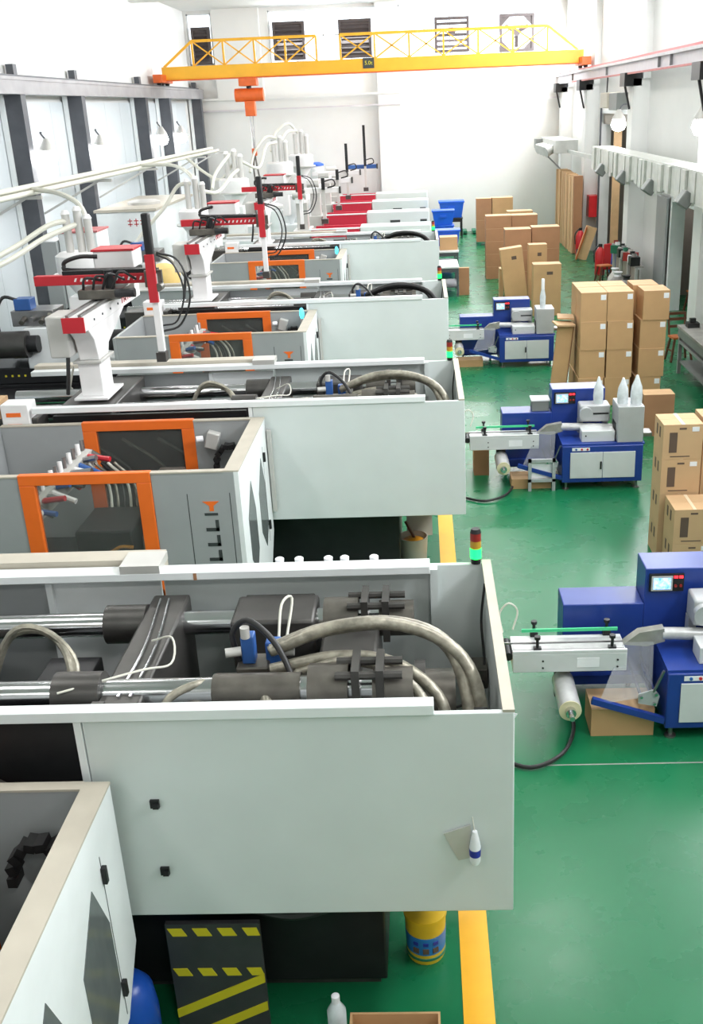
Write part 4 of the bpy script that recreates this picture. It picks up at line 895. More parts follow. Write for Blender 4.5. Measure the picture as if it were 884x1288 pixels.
# ------------------------------------------------------------------ flow wrapping machines
def wrapper(X0, Y0, label, bundles=False, printer=False):
    t = thing('wrapping_machine', label, 'wrapping machine', (X0, Y0 + 0.4, 0), 'blue wrapping machines along the aisle')
    def b(x0, x1, y0, y1, z0, z1, mb=None): return (mb or MB()).box(X0 + x0, X0 + x1, Y0 + y0, Y0 + y1, z0, z1)
    def P(x, y, z): return (X0 + x, Y0 + y, z)
    c = obj('cabinet', b(0, 1.0, 0, 0.62, 0.1, 0.58), 'pack_blue', t, 0.01)
    for i in range(2):
        dr = obj('cabinet_door', b(0.1 + i * 0.405, 0.5 + i * 0.405, -0.012, 0.0, 0.16, 0.5), 'pack_white', c, 0.004)
        if i == 0: obj('door_handle', b(0.47, 0.49, -0.024, -0.012, 0.28, 0.38), 'black_steel', dr)
    for x in (0.06, 0.94):
        for y in (0.06, 0.56):
            f = obj('foot', MB().cyl(P(x, y, 0.012), P(x, y, 0.1), 0.018, n=10).lathe([(0.045, 0), (0.045, 0.012), (0.02, 0.02)], P(x, y, 0), 12), 'dull_chrome', c)
    obj('worktop', b(0.0, 1.02, 0.02, 0.62, 0.58, 0.6), 'pack_blue', t)
    obj('button_strip', b(0.12, 0.34, -0.003, 0.0, 0.52, 0.56), 'sticker', c)
    for k, m_ in enumerate(('lens_green', 'display_red', 'display_red')):
        obj('button', MB().cyl(P(0.17 + k * 0.07, 0.0, 0.54), P(0.17 + k * 0.07, -0.012, 0.54), 0.013, n=10), ('blue_valve', 'robot_red', 'robot_red')[k], c)
    # rear cabinet and control tower
    lo = obj('rear_cabinet', b(-0.7, -0.06, 0.66, 0.98, 0.1, 0.84), 'pack_blue', t, 0.008)
    tw = obj('control_tower', b(-0.06, 0.62, 0.66, 0.98, 0.1, 1.14), 'pack_blue', t, 0.008)
    sc_ = obj('touch_screen', b(-0.03, 0.24, 0.64, 0.66, 0.95, 1.1), 'black_steel', tw)
    fr_ = obj('screen_frame', b(-0.015, 0.15, 0.632, 0.64, 0.96, 1.085), 'robot_grey', sc_)
    obj('screen', b(0.0, 0.135, 0.628, 0.632, 0.975, 1.07), 'screen', sc_)
    for k in range(2):
        obj('display', b(0.16 + k * 0.04, 0.19 + k * 0.04, 0.634, 0.64, 1.065, 1.085), 'display_red', sc_)
        obj('knob', MB().cyl(P(0.175 + k * 0.04, 0.64, 1.0), P(0.175 + k * 0.04, 0.628, 1.0), 0.012, n=8), 'lens_red', sc_)
    obj('lower_beam', b(-0.7, 0.02, 0.6, 0.66, 0.14, 0.22), 'pack_blue', t)
    for x in (-0.64, -0.12):
        obj('foot', MB().cyl(P(x, 0.8, 0.0), P(x, 0.8, 0.1), 0.02, n=10), 'dull_chrome', lo)
    # infeed conveyor
    cv = obj('infeed_conveyor', b(-1.14, -0.27, 0.2, 0.5, 0.5, 0.66), 'pack_white', t, 0.006)
    obj('belt', b(-1.14, -0.28, 0.27, 0.44, 0.66, 0.666), 'film', cv)
    obj('side_lip', b(-1.14, -0.27, 0.2, 0.225, 0.66, 0.685), 'pack_white', cv)
    obj('guide_rail', b(-1.05, -0.3, 0.46, 0.475, 0.71, 0.735), 'green_rail', cv)
    obj('guide_rail', b(-1.2, -0.29, 0.3, 0.31, 0.695, 0.71), 'dull_chrome', cv)
    obj('label', b(-0.65, -0.48, 0.197, 0.2, 0.54, 0.62), 'sticker', cv)
    for x in (-0.95, -0.38):
        for y in (0.24, 0.49):
            obj('guide_clamp', MB().box(X0 + x - 0.03, X0 + x + 0.03, Y0 + y - 0.02, Y0 + y + 0.02, 0.66, 0.7).cyl(P(x, y, 0.68), P(x, y, 0.79), 0.012, n=8).cyl(P(x, y, 0.77), P(x, y, 0.795), 0.024, n=8), 'black_steel', cv)
        for z in (0.54, 0.6):
            obj('screw', MB().cyl(P(x + 0.04, 0.2, z), P(x + 0.04, 0.194, z), 0.008, n=8), 'black_steel', cv)
    obj('conveyor_leg', b(-0.5, -0.44, 0.46, 0.66, 0.44, 0.52), 'pack_blue', cv)
    obj('end_roller', MB().cyl(P(-1.17, 0.24, 0.62), P(-1.17, 0.48, 0.62), 0.035, n=12), 'black_steel', cv)
    obj('cable_loop', MB().tube([P(-1.2, 0.45, 0.72), P(-1.22, 0.5, 0.86), P(-1.15, 0.5, 0.95), P(-1.08, 0.5, 0.88), P(-1.12, 0.46, 0.74)], 0.008, 6), 'hose_white', cv)
    # film former, film tube and sealing head
    obj('film_former', MB().prism([(X0 - 0.28, 0.66), (X0 - 0.16, 0.76), (X0 + 0.03, 0.79), (X0 + 0.04, 0.68), (X0 - 0.1, 0.64)], 'y', Y0 + 0.32, Y0 + 0.4), 'film_grey', t)
    obj('film_tube', MB().tube([P(0.02, 0.36, 0.73), P(0.3, 0.36, 0.72), P(0.7, 0.36, 0.7)], 0.05, 10), 'film', t)
    obj('film_web', MB().add([P(-0.28, 0.3, 0.69), P(-0.05, 0.3, 0.69), P(-0.1, 0.05, 0.36), P(-0.5, 0.05, 0.3), P(-0.28, 0.305, 0.69), P(-0.05, 0.305, 0.69), P(-0.1, 0.055, 0.36), P(-0.5, 0.055, 0.3)], [(0, 1, 2, 3), (7, 6, 5, 4), (0, 4, 5, 1), (1, 5, 6, 2), (2, 6, 7, 3), (3, 7, 4, 0)]), 'clear_film', t)
    sh = obj('sealing_housing', b(0.26, 0.64, 0.36, 0.6, 0.78, 1.0), 'pack_grey', t, 0.02)
    obj('housing_window', b(0.36, 0.62, 0.354, 0.36, 0.88, 0.9), 'black_steel', sh)
    obj('drive_motor', MB().cyl(P(0.33, 0.3, 0.9), P(0.33, 0.36, 0.9), 0.085, n=16), 'pack_grey', sh)
    obj('housing_leg', b(0.26, 0.32, 0.5, 0.6, 0.6, 0.78), 'pack_grey', sh)
    obj('housing_leg', b(0.58, 0.64, 0.5, 0.6, 0.6, 0.78), 'pack_grey', sh)
    jp = obj('jaw_panel', b(0.25, 0.66, 0.1, 0.3, 0.6, 0.74), 'pack_white', t, 0.006)
    obj('panel_screw', MB().cyl(P(0.3, 0.1, 0.68), P(0.3, 0.094, 0.68), 0.01, n=8), 'black_steel', jp)
    eh = obj('end_head', b(0.68, 1.0, 0.04, 0.46, 0.6, 1.06), 'pack_grey', t, 0.008)
    obj('head_recess', b(0.672, 0.68, 0.16, 0.36, 0.68, 0.82), 'black_steel', eh)
    obj('outfeed', b(1.0, 1.14, 0.18, 0.36, 0.62, 0.68), 'dull_chrome', t, 0.01)
    # film roll on its shaft
    rs = obj('film_roll', MB().cyl(P(-0.74, -0.12, 0.36), P(-0.74, 0.32, 0.36), 0.085, n=24), 'film', t)
    obj('roll_core', MB().cyl(P(-0.74, -0.128, 0.36), P(-0.74, -0.12, 0.36), 0.084, n=24), 'film_core', rs)
    obj('roll_shaft', MB().cyl(P(-0.74, -0.24, 0.36), P(-0.74, 0.7, 0.36), 0.02, n=12).cyl(P(-0.74, -0.17, 0.36), P(-0.74, -0.125, 0.36), 0.04, n=12), 'chrome', rs)
    obj('shaft_bracket', b(-0.8, -0.68, 0.33, 0.38, 0.2, 0.56), 'black_steel', t)
    obj('diagonal_strut', MB().bar(P(-0.55, 0.06, 0.33), P(0.0, 0.03, 0.16), 0.04, 0.05), 'pack_blue', t)
    pl = obj('roller_plate', MB().prism([(X0 - 0.2, 0.3), (X0 - 0.06, 0.27), (X0 - 0.04, 0.36), (X0 - 0.08, 0.42), (X0 - 0.2, 0.38)], 'y', Y0 + 0.05, Y0 + 0.06), 'pack_grey', t)
    obj('arm', MB().bar(P(-0.09, 0.05, 0.4), P(-0.02, 0.05, 0.58), 0.025, 0.012), 'dull_chrome', pl)
    for dx, dz in ((-0.18, 0.36), (-0.07, 0.38), (-0.08, 0.3)):
        obj('roller', MB().cyl(P(dx, 0.03, dz), P(dx, 0.62, dz), 0.012, n=8), 'chrome', pl)
    if printer:
        sf = obj('film_stand', b(-0.42, -0.38, 0.0, 0.04, 0, 0.42), 'pack_grey', t)
        for x0_, x1_, y0_, y1_, z0_, z1_ in ((-0.12, -0.08, 0.0, 0.04, 0, 0.42), (-0.42, -0.08, 0.0, 0.04, 0.38, 0.42), (-0.42, -0.08, 0.0, 0.04, 0.12, 0.16)):
            obj('stand_bar', b(x0_, x1_, y0_, y1_, z0_, z1_), 'pack_grey', sf)
        obj('stand_motor', MB().cyl(P(-0.25, 0.05, 0.27), P(-0.25, 0.2, 0.27), 0.07, n=14), 'dark_steel', sf)
        obj('stand_plate', b(-0.38, -0.12, 0.045, 0.05, 0.16, 0.38), 'sticker', sf)
    if bundles:
        for (x, y, h, r) in ((0.5, 0.46, 0.34, 0.06), (0.76, 0.22, 0.32, 0.065), (0.92, 0.18, 0.36, 0.07)):
            z = 1.06 if x > 0.65 else 1.0
            bo = tag(obj('film_bundle', MB().lathe([(r, 0), (r * 1.1, h * 0.3), (r * 0.95, h * 0.6), (r * 0.45, h * 0.85), (r * 0.2, h)], P(x, y, z), 12), 'plastic_wrap', base=P(x, y, z)), {0.5: 'slim plastic wrapped bundle standing on the sealing housing', 0.76: 'shorter plastic wrapped bundle on the end head of the wrapper', 0.92: 'taller plastic wrapped bundle on the end head of the wrapper'}[x], 'bundle', 'plastic bundles on the wrapping machine')
    return t
wrapper(1.757, 6.65, 'blue wrapping machine feeding from the machine with the hanging bottle')
wrapper(1.69, 12.1, 'blue wrapping machine with plastic bundles standing on its end head', bundles=True, printer=True)
wrapper(1.395, 18.6, 'blue wrapping machine beside the leaning cardboard sheets')
# small things on the wrapping machines
t = thing('plastic_bottle', 'slim clear bottle standing on the rear wrapping machine', 'bottle', (2.2, 18.8, 1.06))
obj('body', MB().lathe([(0.05, 0), (0.055, 0.2), (0.03, 0.33)], (2.2, 18.8, 1.06), 12), 'plastic_wrap', t)
obj('cap', MB().lathe([(0.03, 0.33), (0.03, 0.5), (0.025, 0.52)], (2.2, 18.8, 1.06), 12), 'sticker', t)
t = thing('coder_unit', 'small grey printer box on the low blue cabinet of the bundle-topped wrapper', 'printer', (1.5, 12.88, 0.84))
obj('body', MB().box(1.38, 1.6, 12.8, 13.0, 0.84, 0.98), 'duct_dark', t, 0.008)
obj('lid', MB().box(1.37, 1.61, 12.79, 13.01, 0.98, 1.0), 'sticker', t)

# ------------------------------------------------------------------ cartons
def carton(x, y, z, wx, dy, h, label, group=None, m='carton', rz=0.0, style=0, tilt=0.0):
    t = thing('carton', label, 'carton', (x, y, z), group)
    t.rotation_euler = (0, tilt, rz)
    def o(nm, mb, mt, p=None):
        e = obj(nm, mb, mt, None); e.parent = p or t; return e
    bd = o('body', MB().box(-wx / 2, wx / 2, 0, dy, 0, h - 0.002), m)
    o('top_flap', MB().box(-wx / 2, wx / 2, 0, dy / 2 - 0.002, h - 0.002, h + 0.001), 'carton_pale', bd)
    o('top_flap', MB().box(-wx / 2, wx / 2, dy / 2 + 0.002, dy, h - 0.002, h + 0.001), 'carton_pale', bd)
    if style == 1:      # printed panel, small mark and sticker
        o('printed_panel', MB().box(-wx * 0.34, -wx * 0.14, -0.002, 0, h * 0.2, h * 0.78), 'carton_print', bd)
        o('printed_mark', MB().box(-wx * 0.1, wx * 0.08, -0.002, 0, h * 0.86, h * 0.91), 'carton_print', bd)
        o('sticker', MB().box(wx * 0.22, wx * 0.4, -0.003, 0, h * 0.8, h * 0.93), 'sticker', bd)
        o('printed_line', MB().box(-wx * 0.3, wx * 0.2, -0.0015, 0, h * 0.07, h * 0.1), 'carton_print', bd)
        for k in (0.3, 0.62):
            o('side_mark', MB().box(-wx / 2 - 0.002, -wx / 2, dy * k, dy * k + 0.05, h * 0.55, h * 0.85), 'carton_print', bd)
        o('tape', MB().box(-wx * 0.04, wx * 0.04, 0, dy, h + 0.001, h + 0.003), 'tape', bd)
    elif style == 2:    # white sticker at the upper right
        o('sticker', MB().box(wx * 0.26, wx * 0.46, -0.003, 0, h * 0.74, h * 0.92), 'sticker', bd)
    elif style == 3:
        o('printed_mark', MB().box(-wx * 0.02, wx * 0.2, -0.003, 0, h * 0.8, h * 0.86), 'carton_print', bd)
    return t
LAY = ['bottom', 'second', 'third', 'top']
COLN = ['cardboard-sheet end', 'middle column', 'stool end']
xs = [2.65, 3.07, 3.55]
for ci, x in enumerate(xs):
    for l in range(4):
        j = random.uniform(-0.012, 0.012)
        carton(x + j + (0.02 * l if ci == 2 else 0) - 0.0, 15.9 + random.uniform(-0.01, 0.01), l * 0.451, 0.4, 0.52, 0.45, 'brown carton with white sticker, %s layer, %s of the tall stack' % (LAY[l], COLN[ci]), 'tall stack of stickered cartons', 'carton', 0.0, 2)
        carton(x + j, 16.45, l * 0.451, 0.4, 0.5, 0.45, 'brown carton, %s layer behind the %s of the tall stack' % (LAY[l], COLN[ci]), 'rear row of the tall stack', 'carton', 0, 0)
# printed cartons by the near wrapping machine
for l in range(4):
    carton(2.61, 9.96, l * 0.373, 0.4, 0.4, 0.37, 'printed carton with dark panel, %s of the four-high column by the near wrapping machine' % LAY[l], 'printed cartons by the near wrapping machine', 'carton_pale', 0.0, 1)
    carton(3.06, 10.1, l * 0.373, 0.4, 0.4, 0.37, 'printed carton, %s layer of the column beyond the four-high printed one' % LAY[l], 'printed cartons by the near wrapping machine', 'carton_pale', 0.0, 1)
for l in range(2):
    carton(2.66, 9.5, l * 0.373, 0.4, 0.42, 0.37, 'printed carton with dark panel, %s of the low pair in front of the four-high column' % ('lower' if l == 0 else 'upper'), 'printed cartons by the near wrapping machine', 'carton_pale', 0.0, 1)
    carton(3.1, 9.55, l * 0.373, 0.4, 0.42, 0.37, 'printed carton, %s one next to the low printed pair' % ('lower' if l == 0 else 'upper'), 'printed cartons by the near wrapping machine', 'carton_pale', 0.0, 1)
q = Pz(810, 497, 0.62)
carton(q.x + 0.22, q.y, 0.0, 0.44, 0.3, 0.62, 'single tall brown carton behind the end of the bundle-topped wrapper', None, 'carton_dark')
# cartons under the conveyors
carton(1.45, 6.72, 0.0, 0.48, 0.3, 0.24, 'low carton under the film of the near wrapping machine', None, 'carton')
carton(1.32, 12.2, 0.0, 0.5, 0.3, 0.13, 'flat carton lying under the bundle-topped wrapper', None, 'carton')
carton(0.72, 12.75, 0.0, 0.2, 0.3, 0.35, 'narrow brown carton behind the film roll of the bundle-topped wrapper', None, 'carton_dark')
carton(0.85, 18.75, 0.0, 0.5, 0.3, 0.13, 'flat carton lying under the rear wrapping machine', None, 'carton')
# far group of cartons in the aisle
def far_stack(xl, xr, ytop, Y, labels, dy=0.4, m='carton_dark', style=0, tilt=0.0, z0=0.0):
    a, b_ = Py(xl, ytop, Y), Py(xr, ytop, Y)
    n = len(labels); h = (a.z - z0) / n
    for l, lb_ in enumerate(labels):
        carton((a.x + b_.x) / 2, Y, z0 + l * h, b_.x - a.x, dy, h - 0.003, lb_, 'cartons piled in the aisle', m, 0.0, style, tilt)
O5 = ['lowest', 'second', 'middle', 'fourth', 'topmost']
far_stack(599, 618, 250, 36.2, ['lower narrow carton of the pile on the green pallet', 'upper narrow carton of the pile on the green pallet'], 0.4, 'carton_dark', 0, 0, 0.12)
far_stack(619, 645, 249, 36.2, ['lower wide carton of the pile on the green pallet', 'upper wide carton of the pile on the green pallet'], 0.5, 'carton', 0, 0, 0.12)
far_stack(638, 670, 266, 33.0, ['lower carton of the pair behind the five-high columns', 'upper carton of the pair behind the five-high columns'], 0.5, 'carton')
far_stack(611, 643, 272, 28.9, ['carton, %s of the five-high column facing the blue tubs' % o for o in O5], 0.5)
far_stack(643.5, 676, 271, 29.0, ['carton, %s of the five-high column behind the three-high ones' % o for o in O5], 0.5)
far_stack(635, 668, 289, 26.6, ['carton, %s layer of the three-high column behind the tilted carton' % o for o in ('bottom', 'middle', 'top')], 0.5)
far_stack(669, 704, 286, 26.7, ['carton, %s layer of the three-high column behind the upright carton' % o for o in ('bottom', 'middle', 'top')], 0.5)
far_stack(637, 665, 312, 24.9, ['tall carton tilted sideways against its neighbours'], 0.35, 'carton', 3, -0.12)
far_stack(665, 688, 308, 25.4, ['tall carton with a printed mark between the tilted and the upright one'], 0.35, 'carton', 3)
far_stack(671, 706, 333, 23.4, ['tall upright carton standing behind the rear wrapping machine'], 0.4, 'carton', 3)
far_stack(628, 633, 338, 25.5, ['thin pale carton wedged on the floor beside the tilted carton'], 0.3, 'carton_pale')
far_stack(577, 590, 337, 26.5, ['flat carton standing on edge by the steel table'], 0.12, 'carton_dark')

# pallets
t = thing('pallet', 'green plastic pallet under the far pile of cartons', 'pallet', (2.5, 36.5, 0))
for k in range(5): obj('deck_board', MB().box(1.95, 3.3, 36.12 + k * 0.18, 36.24 + k * 0.18, 0.08, 0.115), 'pallet_green', t)
for k in range(3): obj('runner', MB().box(1.95 + k * 0.6, 2.08 + k * 0.6, 36.12, 36.96, 0, 0.08), 'pallet_green', t)
t = thing('pallet_truck', 'small dark green pallet truck forks near the blue tubs', 'pallet truck', (1.9, 40.0, 0))
obj('fork', MB().box(1.6, 1.75, 39.4, 40.2, 0.05, 0.14), 'pallet_green', t); obj('fork', MB().box(1.95, 2.1, 39.4, 40.2, 0.05, 0.14), 'pallet_green', t)
obj('wheel', MB().cyl((1.62, 39.5, 0.05), (1.73, 39.5, 0.05), 0.05, n=10), 'black_steel', t); obj('wheel', MB().cyl((1.97, 39.5, 0.05), (2.08, 39.5, 0.05), 0.05, n=10), 'black_steel', t)

# leaning cardboard sheets beside the tall stack
t = thing('cardboard_sheets', 'bundle of folded cardboard sheets leaning beside the tall carton stack', 'cardboard', (2.3, 16.6, 0))
for k in range(6):
    obj('sheet', MB().obox((2.2 + 0.01 * k, 16.2 + 0.05 * k, 0.63), (0.24 + 0.02 * (k % 2), 0.03, 1.24), (0, radians(6), radians(random.uniform(-4, 4)))), 'carton_dark' if k % 2 else 'carton', t)
obj('top_sheet', MB().obox((2.24, 16.25, 1.27), (0.3, 0.36, 0.025), (0, radians(3), 0.1)), 'carton_pale', t)
obj('top_sheet', MB().obox((2.3, 16.5, 1.33), (0.26, 0.36, 0.025), (0, radians(3), -0.1)), 'carton_pale', t)
# flattened cartons against the right wall
t = thing('cardboard_stack', 'tall stack of flattened cartons standing against the right wall', 'cardboard', (4.92, 35, 0))
for k in range(26):
    y = 33.25 + k * 0.16
    obj('flat_carton', MB().obox((4.92 + random.uniform(-0.02, 0.02), y + 0.07, 1.18 + random.uniform(-0.04, 0.04)), (0.27, 0.13, 2.34), (radians(random.uniform(-0.8, 0.8)), 0, 0)), 'carton_dark' if k == 0 else random.choice(['carton', 'carton_pale', 'board_pale']), t)

# ------------------------------------------------------------------ blue tubs, tables at the machine ends
def tub(x, y, z, s, label):
    t = thing('storage_tub', label, 'tub', (x, y, z), 'blue plastic tubs')
    w, d_, h = 0.34 * s, 0.26 * s, 0.4 * s
    def fr(z0, z1, k0, k1): return MB().add([(x + sx * w * k, y + sy * d_ * k, zz) for zz, k in ((z0, k0), (z1, k1)) for sx, sy in ((-1, -1), (1, -1), (1, 1), (-1, 1))], [(3, 2, 1, 0), (4, 5, 6, 7), (0, 1, 5, 4), (1, 2, 6, 5), (2, 3, 7, 6), (3, 0, 4, 7)])
    obj('body', fr(z, z + h, 0.82, 1.0), 'tub_blue', t, 0.01)
    obj('rim', fr(z + h, z + h + 0.05 * s, 1.06, 1.06), 'tub_blue', t, 0.008)
    obj('handle', MB().box(x - 0.1 * s, x + 0.1 * s, y - d_ - 0.03 * s, y - d_ + 0.01, z + h * 0.6, z + h * 0.75), 'tub_blue', t)
    return t
def table(x0, x1, y0, y1, h, label, top='pack_white', leg='steel_grey', shelf=False):
    t = thing('work_table', label, 'table', ((x0 + x1) / 2, (y0 + y1) / 2, 0), 'work tables')
    obj('table_top', MB().box(x0, x1, y0, y1, h - 0.04, h), top, t, 0.005)
    for x in (x0 + 0.04, x1 - 0.04):
        for y in (y0 + 0.04, y1 - 0.04): obj('leg', MB().box(x - 0.025, x + 0.025, y - 0.025, y + 0.025, 0, h - 0.04), leg, t)
    if shelf: obj('shelf', MB().box(x0 + 0.03, x1 - 0.03, y0 + 0.03, y1 - 0.03, h * 0.3, h * 0.3 + 0.03), leg, t)
    obj('apron', MB().box(x0 + 0.02, x1 - 0.02, y0 + 0.02, y0 + 0.045, h - 0.14, h - 0.04), leg, t)
    return t
table(0.42, 0.95, 26.3, 27.6, 0.75, 'small steel table beside the carton standing on edge', 'pack_white', 'steel_grey', True)
table(0.42, 1.05, 29.0, 31.4, 0.78, 'long table at the end of the red machines carrying tubs', 'pack_white', 'steel_grey', True)
carton(0.78, 29.3, 0.78, 0.5, 0.5, 0.35, 'small open-top carton on the table with the tubs', None, 'carton')
tub(0.78, 30.4, 0.78, 1.0, 'blue tub on the table behind the small carton')
table(0.42, 1.2, 34.6, 37.0, 0.4, 'table between the red machines carrying stacked blue tubs', 'pack_white', 'steel_grey')
tub(0.74, 35.0, 0.4, 1.05, 'blue tub, lower one of the stacked pair on the rear table')
tub(0.76, 35.0, 0.875, 1.05, 'blue tub, upper one of the stacked pair on the rear table')
table(0.75, 1.55, 38.4, 39.4, 0.72, 'dark-legged table in the back corner of the aisle', 'black_steel', 'black_steel')
tub(1.15, 38.8, 0.72, 1.3, 'blue tub, single one on the dark-legged table')

# ------------------------------------------------------------------ right side: stools, benches, fire gear
def stool(x, y, label, rz=0.0, back=False, h=0.46):
    t = thing('stool', label, 'stool', (x, y, 0), 'wooden stools'); t.rotation_euler = (0, 0, rz)
    def o(nm, mb, mt):
        e = obj(nm, mb, mt); e.parent = t; return e
    o('seat', MB().box(-0.17, 0.17, -0.14, 0.14, h - 0.035, h), 'wood_seat')
    for sx in (-1, 1):
        for sy in (-1, 1): o('leg', MB().bar((sx * 0.13, sy * 0.1, h - 0.035), (sx * 0.2, sy * 0.15, 0), 0.035), 'wood_dark')
    o('stretcher', MB().bar((-0.165, -0.127, 0.2), (-0.165, 0.127, 0.2), 0.025), 'wood_dark'); o('stretcher', MB().bar((0.165, -0.127, 0.2), (0.165, 0.127, 0.2), 0.025), 'wood_dark')
    if back:
        for sx in (-1, 1): o('back_post', MB().bar((sx * 0.15, 0.13, h - 0.02), (sx * 0.16, 0.2, h + 0.4), 0.03), 'wood_dark')
        for z in (0.15, 0.28, 0.38): o('back_slat', MB().bar((-0.15, 0.13 + z * 0.17, h + z), (0.15, 0.13 + z * 0.17, h + z), 0.03, 0.05), 'wood_dark')
    return t
stool(4.72, 18.75, 'orange-brown wooden chair stool by the steel workbench', 0.15, True)
q0 = q = Pz(760, 333, 0.46); stool(q.x, q.y, 'wooden stool with dark legs by the red-covered bench', 0.3)
stool(6.2, 23.4, 'round-edged wooden stool inside the side doorway', 0.4)
t = thing('workbench', 'steel workbench with lower rail against the right wall', 'workbench', (4.95, 16.0, 0))
obj('bench_top', MB().box(4.45, XR - 0.02, 13.4, 17.9, 0.8, 0.85), 'junk_grey', t, 0.005)
for x in (4.5, 5.5):
    for y in (13.5, 15.6, 17.8): obj('leg', MB().box(x - 0.03, x + 0.03, y - 0.03, y + 0.03, 0, 0.8), 'steel_beam', t)
obj('rail', MB().box(4.47, 4.53, 13.5, 17.8, 0.55, 0.6), 'steel_beam', t)
obj('apron', MB().box(4.46, 4.49, 13.45, 17.85, 0.66, 0.8), 'duct_dark', t)
obj('lower_shelf', MB().box(4.5, 5.5, 13.5, 17.8, 0.2, 0.23), 'duct_dark', t)
t = tag(obj('vise', MB().box(4.55, 4.75, 17.55, 17.75, 0.85, 0.93).box(4.6, 4.7, 17.62, 17.7, 0.93, 1.0), 'black_steel', base=(4.65, 17.65, 0.85)), 'small black tool block on the corner of the steel workbench', 'tool')
t = tag(obj('paper_stack', MB().box(4.95, 5.3, 16.2, 16.7, 0.85, 0.9), 'sticker', base=(5.1, 16.4, 0.85)), 'pale paper stack on the steel workbench', 'paper')
# cluttered bench by the pillar
t = thing('workbench', 'cluttered low bench with machine parts against the right wall', 'workbench', (5.2, 26, 0))
obj('bench_top', MB().box(4.98, XR - 0.42, 24.3, 27.3, 0.86, 0.9), 'junk_grey', t)
for y in (24.35, 25.3, 26.3, 27.25): obj('leg', MB().box(4.99, 5.05, y - 0.04, y + 0.04, 0, 0.86), 'duct_grey', t)
obj('side_panel', MB().box(5.06, 5.1, 24.4, 27.2, 0.1, 0.8), 'room_grey', t)
JL = ['dark motor part', 'round white spool', 'dark red housing', 'grey gear casing', 'black coil', 'pale metal cup', 'green valve part', 'grey bracket']
JM = ['black_steel', 'sticker', 'lens_red', 'junk_grey', 'black_steel', 'robot_grey', 'pallet_green', 'steel_beam']
for k in range(8):
    y = 24.5 + k * 0.36; x = 4.99 + (k % 3) * 0.03
    t = thing('machine_part', '%s lying on the cluttered low bench' % JL[k], 'machine part', (x, y, 0.9), 'parts on the cluttered bench')
    obj('body', MB().cyl((x - 0.1, y, 1.0), (x + 0.1, y, 1.0), 0.1, n=10) if k % 2 else MB().obox((x, y, 1.0), (0.22, 0.3, 0.2), (0, 0, 0.4 * k)), JM[k], t)
    obj('boss', MB().cyl((x, y, 1.05), (x, y + 0.02, 1.17), 0.06, n=10), JM[(k + 3) % 8], t)
for k, (x, y, r) in enumerate(((4.62, 24.5, 0.24), (4.66, 25.1, 0.2), (4.72, 23.95, 0.22))):
    t = thing('scrap_sack', ['grey sack slumped against the cluttered bench', 'small pale sack between the bench legs and the grey sack', 'dark topped sack next to the side doorway'][k], 'sack', (x, y, 0), 'sacks by the cluttered bench')
    obj('body', MB().lathe([(r * 0.8, 0), (r, 0.1), (r * 1.05, 0.35), (r * 0.8, 0.55), (r * 0.4, 0.66)], (x, y, 0), 12), ('junk_grey', 'robot_grey', 'junk_grey')[k], t)
    obj('tie', MB().lathe([(r * 0.42, 0.64), (r * 0.3, 0.7), (r * 0.5, 0.76)], (x, y, 0), 10), ('sticker', 'sticker', 'black_steel')[k], t)
# fire fighting gear
def extinguisher(x, y, label):
    t = thing('fire_extinguisher', label, 'fire extinguisher', (x, y, 0), 'red fire extinguishers')
    obj('cylinder', MB().lathe([(0.13, 0), (0.14, 0.03), (0.14, 0.6), (0.08, 0.72), (0.04, 0.76)], (x, y, 0.0), 16), 'extinguisher_red', t)
    obj('valve', MB().box(x - 0.05, x + 0.05, y - 0.03, y + 0.03, 0.76, 0.84), 'black_steel', t)
    obj('hose', MB().tube([(x - 0.05, y, 0.8), (x - 0.17, y - 0.03, 0.65), (x - 0.16, y - 0.05, 0.35)], 0.018, 6), 'hose_black', t)
q = Pz(733, 321, 0.0); extinguisher(q.x - 0.1, q.y, 'red wheeled fire extinguisher beside the flattened carton stack')
q = Pz(779, 338, 0.0); extinguisher(4.95, 28.95, 'red fire extinguisher at the end of the cluttered bench')
t = thing('wheel_base', 'black two-wheeled cart base beside the flattened carton stack', 'cart', (4.95, 32.4, 0))
obj('wheel', MB().cyl((4.8, 32.3, 0.14), (4.86, 32.3, 0.14), 0.14, n=16), 'black_steel', t)
obj('wheel', MB().cyl((5.05, 32.3, 0.14), (5.11, 32.3, 0.14), 0.14, n=16), 'black_steel', t)
obj('axle', MB().cyl((4.86, 32.3, 0.14), (5.05, 32.3, 0.14), 0.02, n=8), 'steel_grey', t)
t = thing('fire_cabinet', 'red fire hose cabinet fixed to the right wall pillar', 'cabinet', (5.45, 33.6, 0.9))
obj('body', MB().box(5.3, XR, 33.35, 33.85, 1.1, 1.75), 'extinguisher_red', t, 0.01)
obj('door_frame', MB().box(5.295, 5.3, 33.4, 33.8, 1.15, 1.7), 'lens_red', t)
sx_, sy_ = q0.x + 0.12, q0.y + 0.32
t = thing('red_cover_seat', 'red padded chair back standing behind the wooden stool', 'chair', (sx_, sy_, 0))
obj('backrest', MB().obox((sx_, sy_, 0.62), (0.24, 0.05, 0.7), (0.1, 0, 0.3)), 'extinguisher_red', t, 0.02)
obj('leg', MB().bar((sx_ - 0.1, sy_ - 0.03, 0.3), (sx_ - 0.11, sy_ - 0.05, 0), 0.03), 'black_steel', t); obj('leg', MB().bar((sx_ + 0.1, sy_ + 0.03, 0.3), (sx_ + 0.11, sy_ + 0.01, 0), 0.03), 'black_steel', t)
t = thing('board', 'pale wooden board leaning against the pillar beside the extinguisher', 'board', (5.0, 31.9, 0))
obj('face', MB().obox((5.02, 31.9, 0.5), (0.34, 0.05, 1.0), (0, radians(18), 0)), 'board_pale', t)
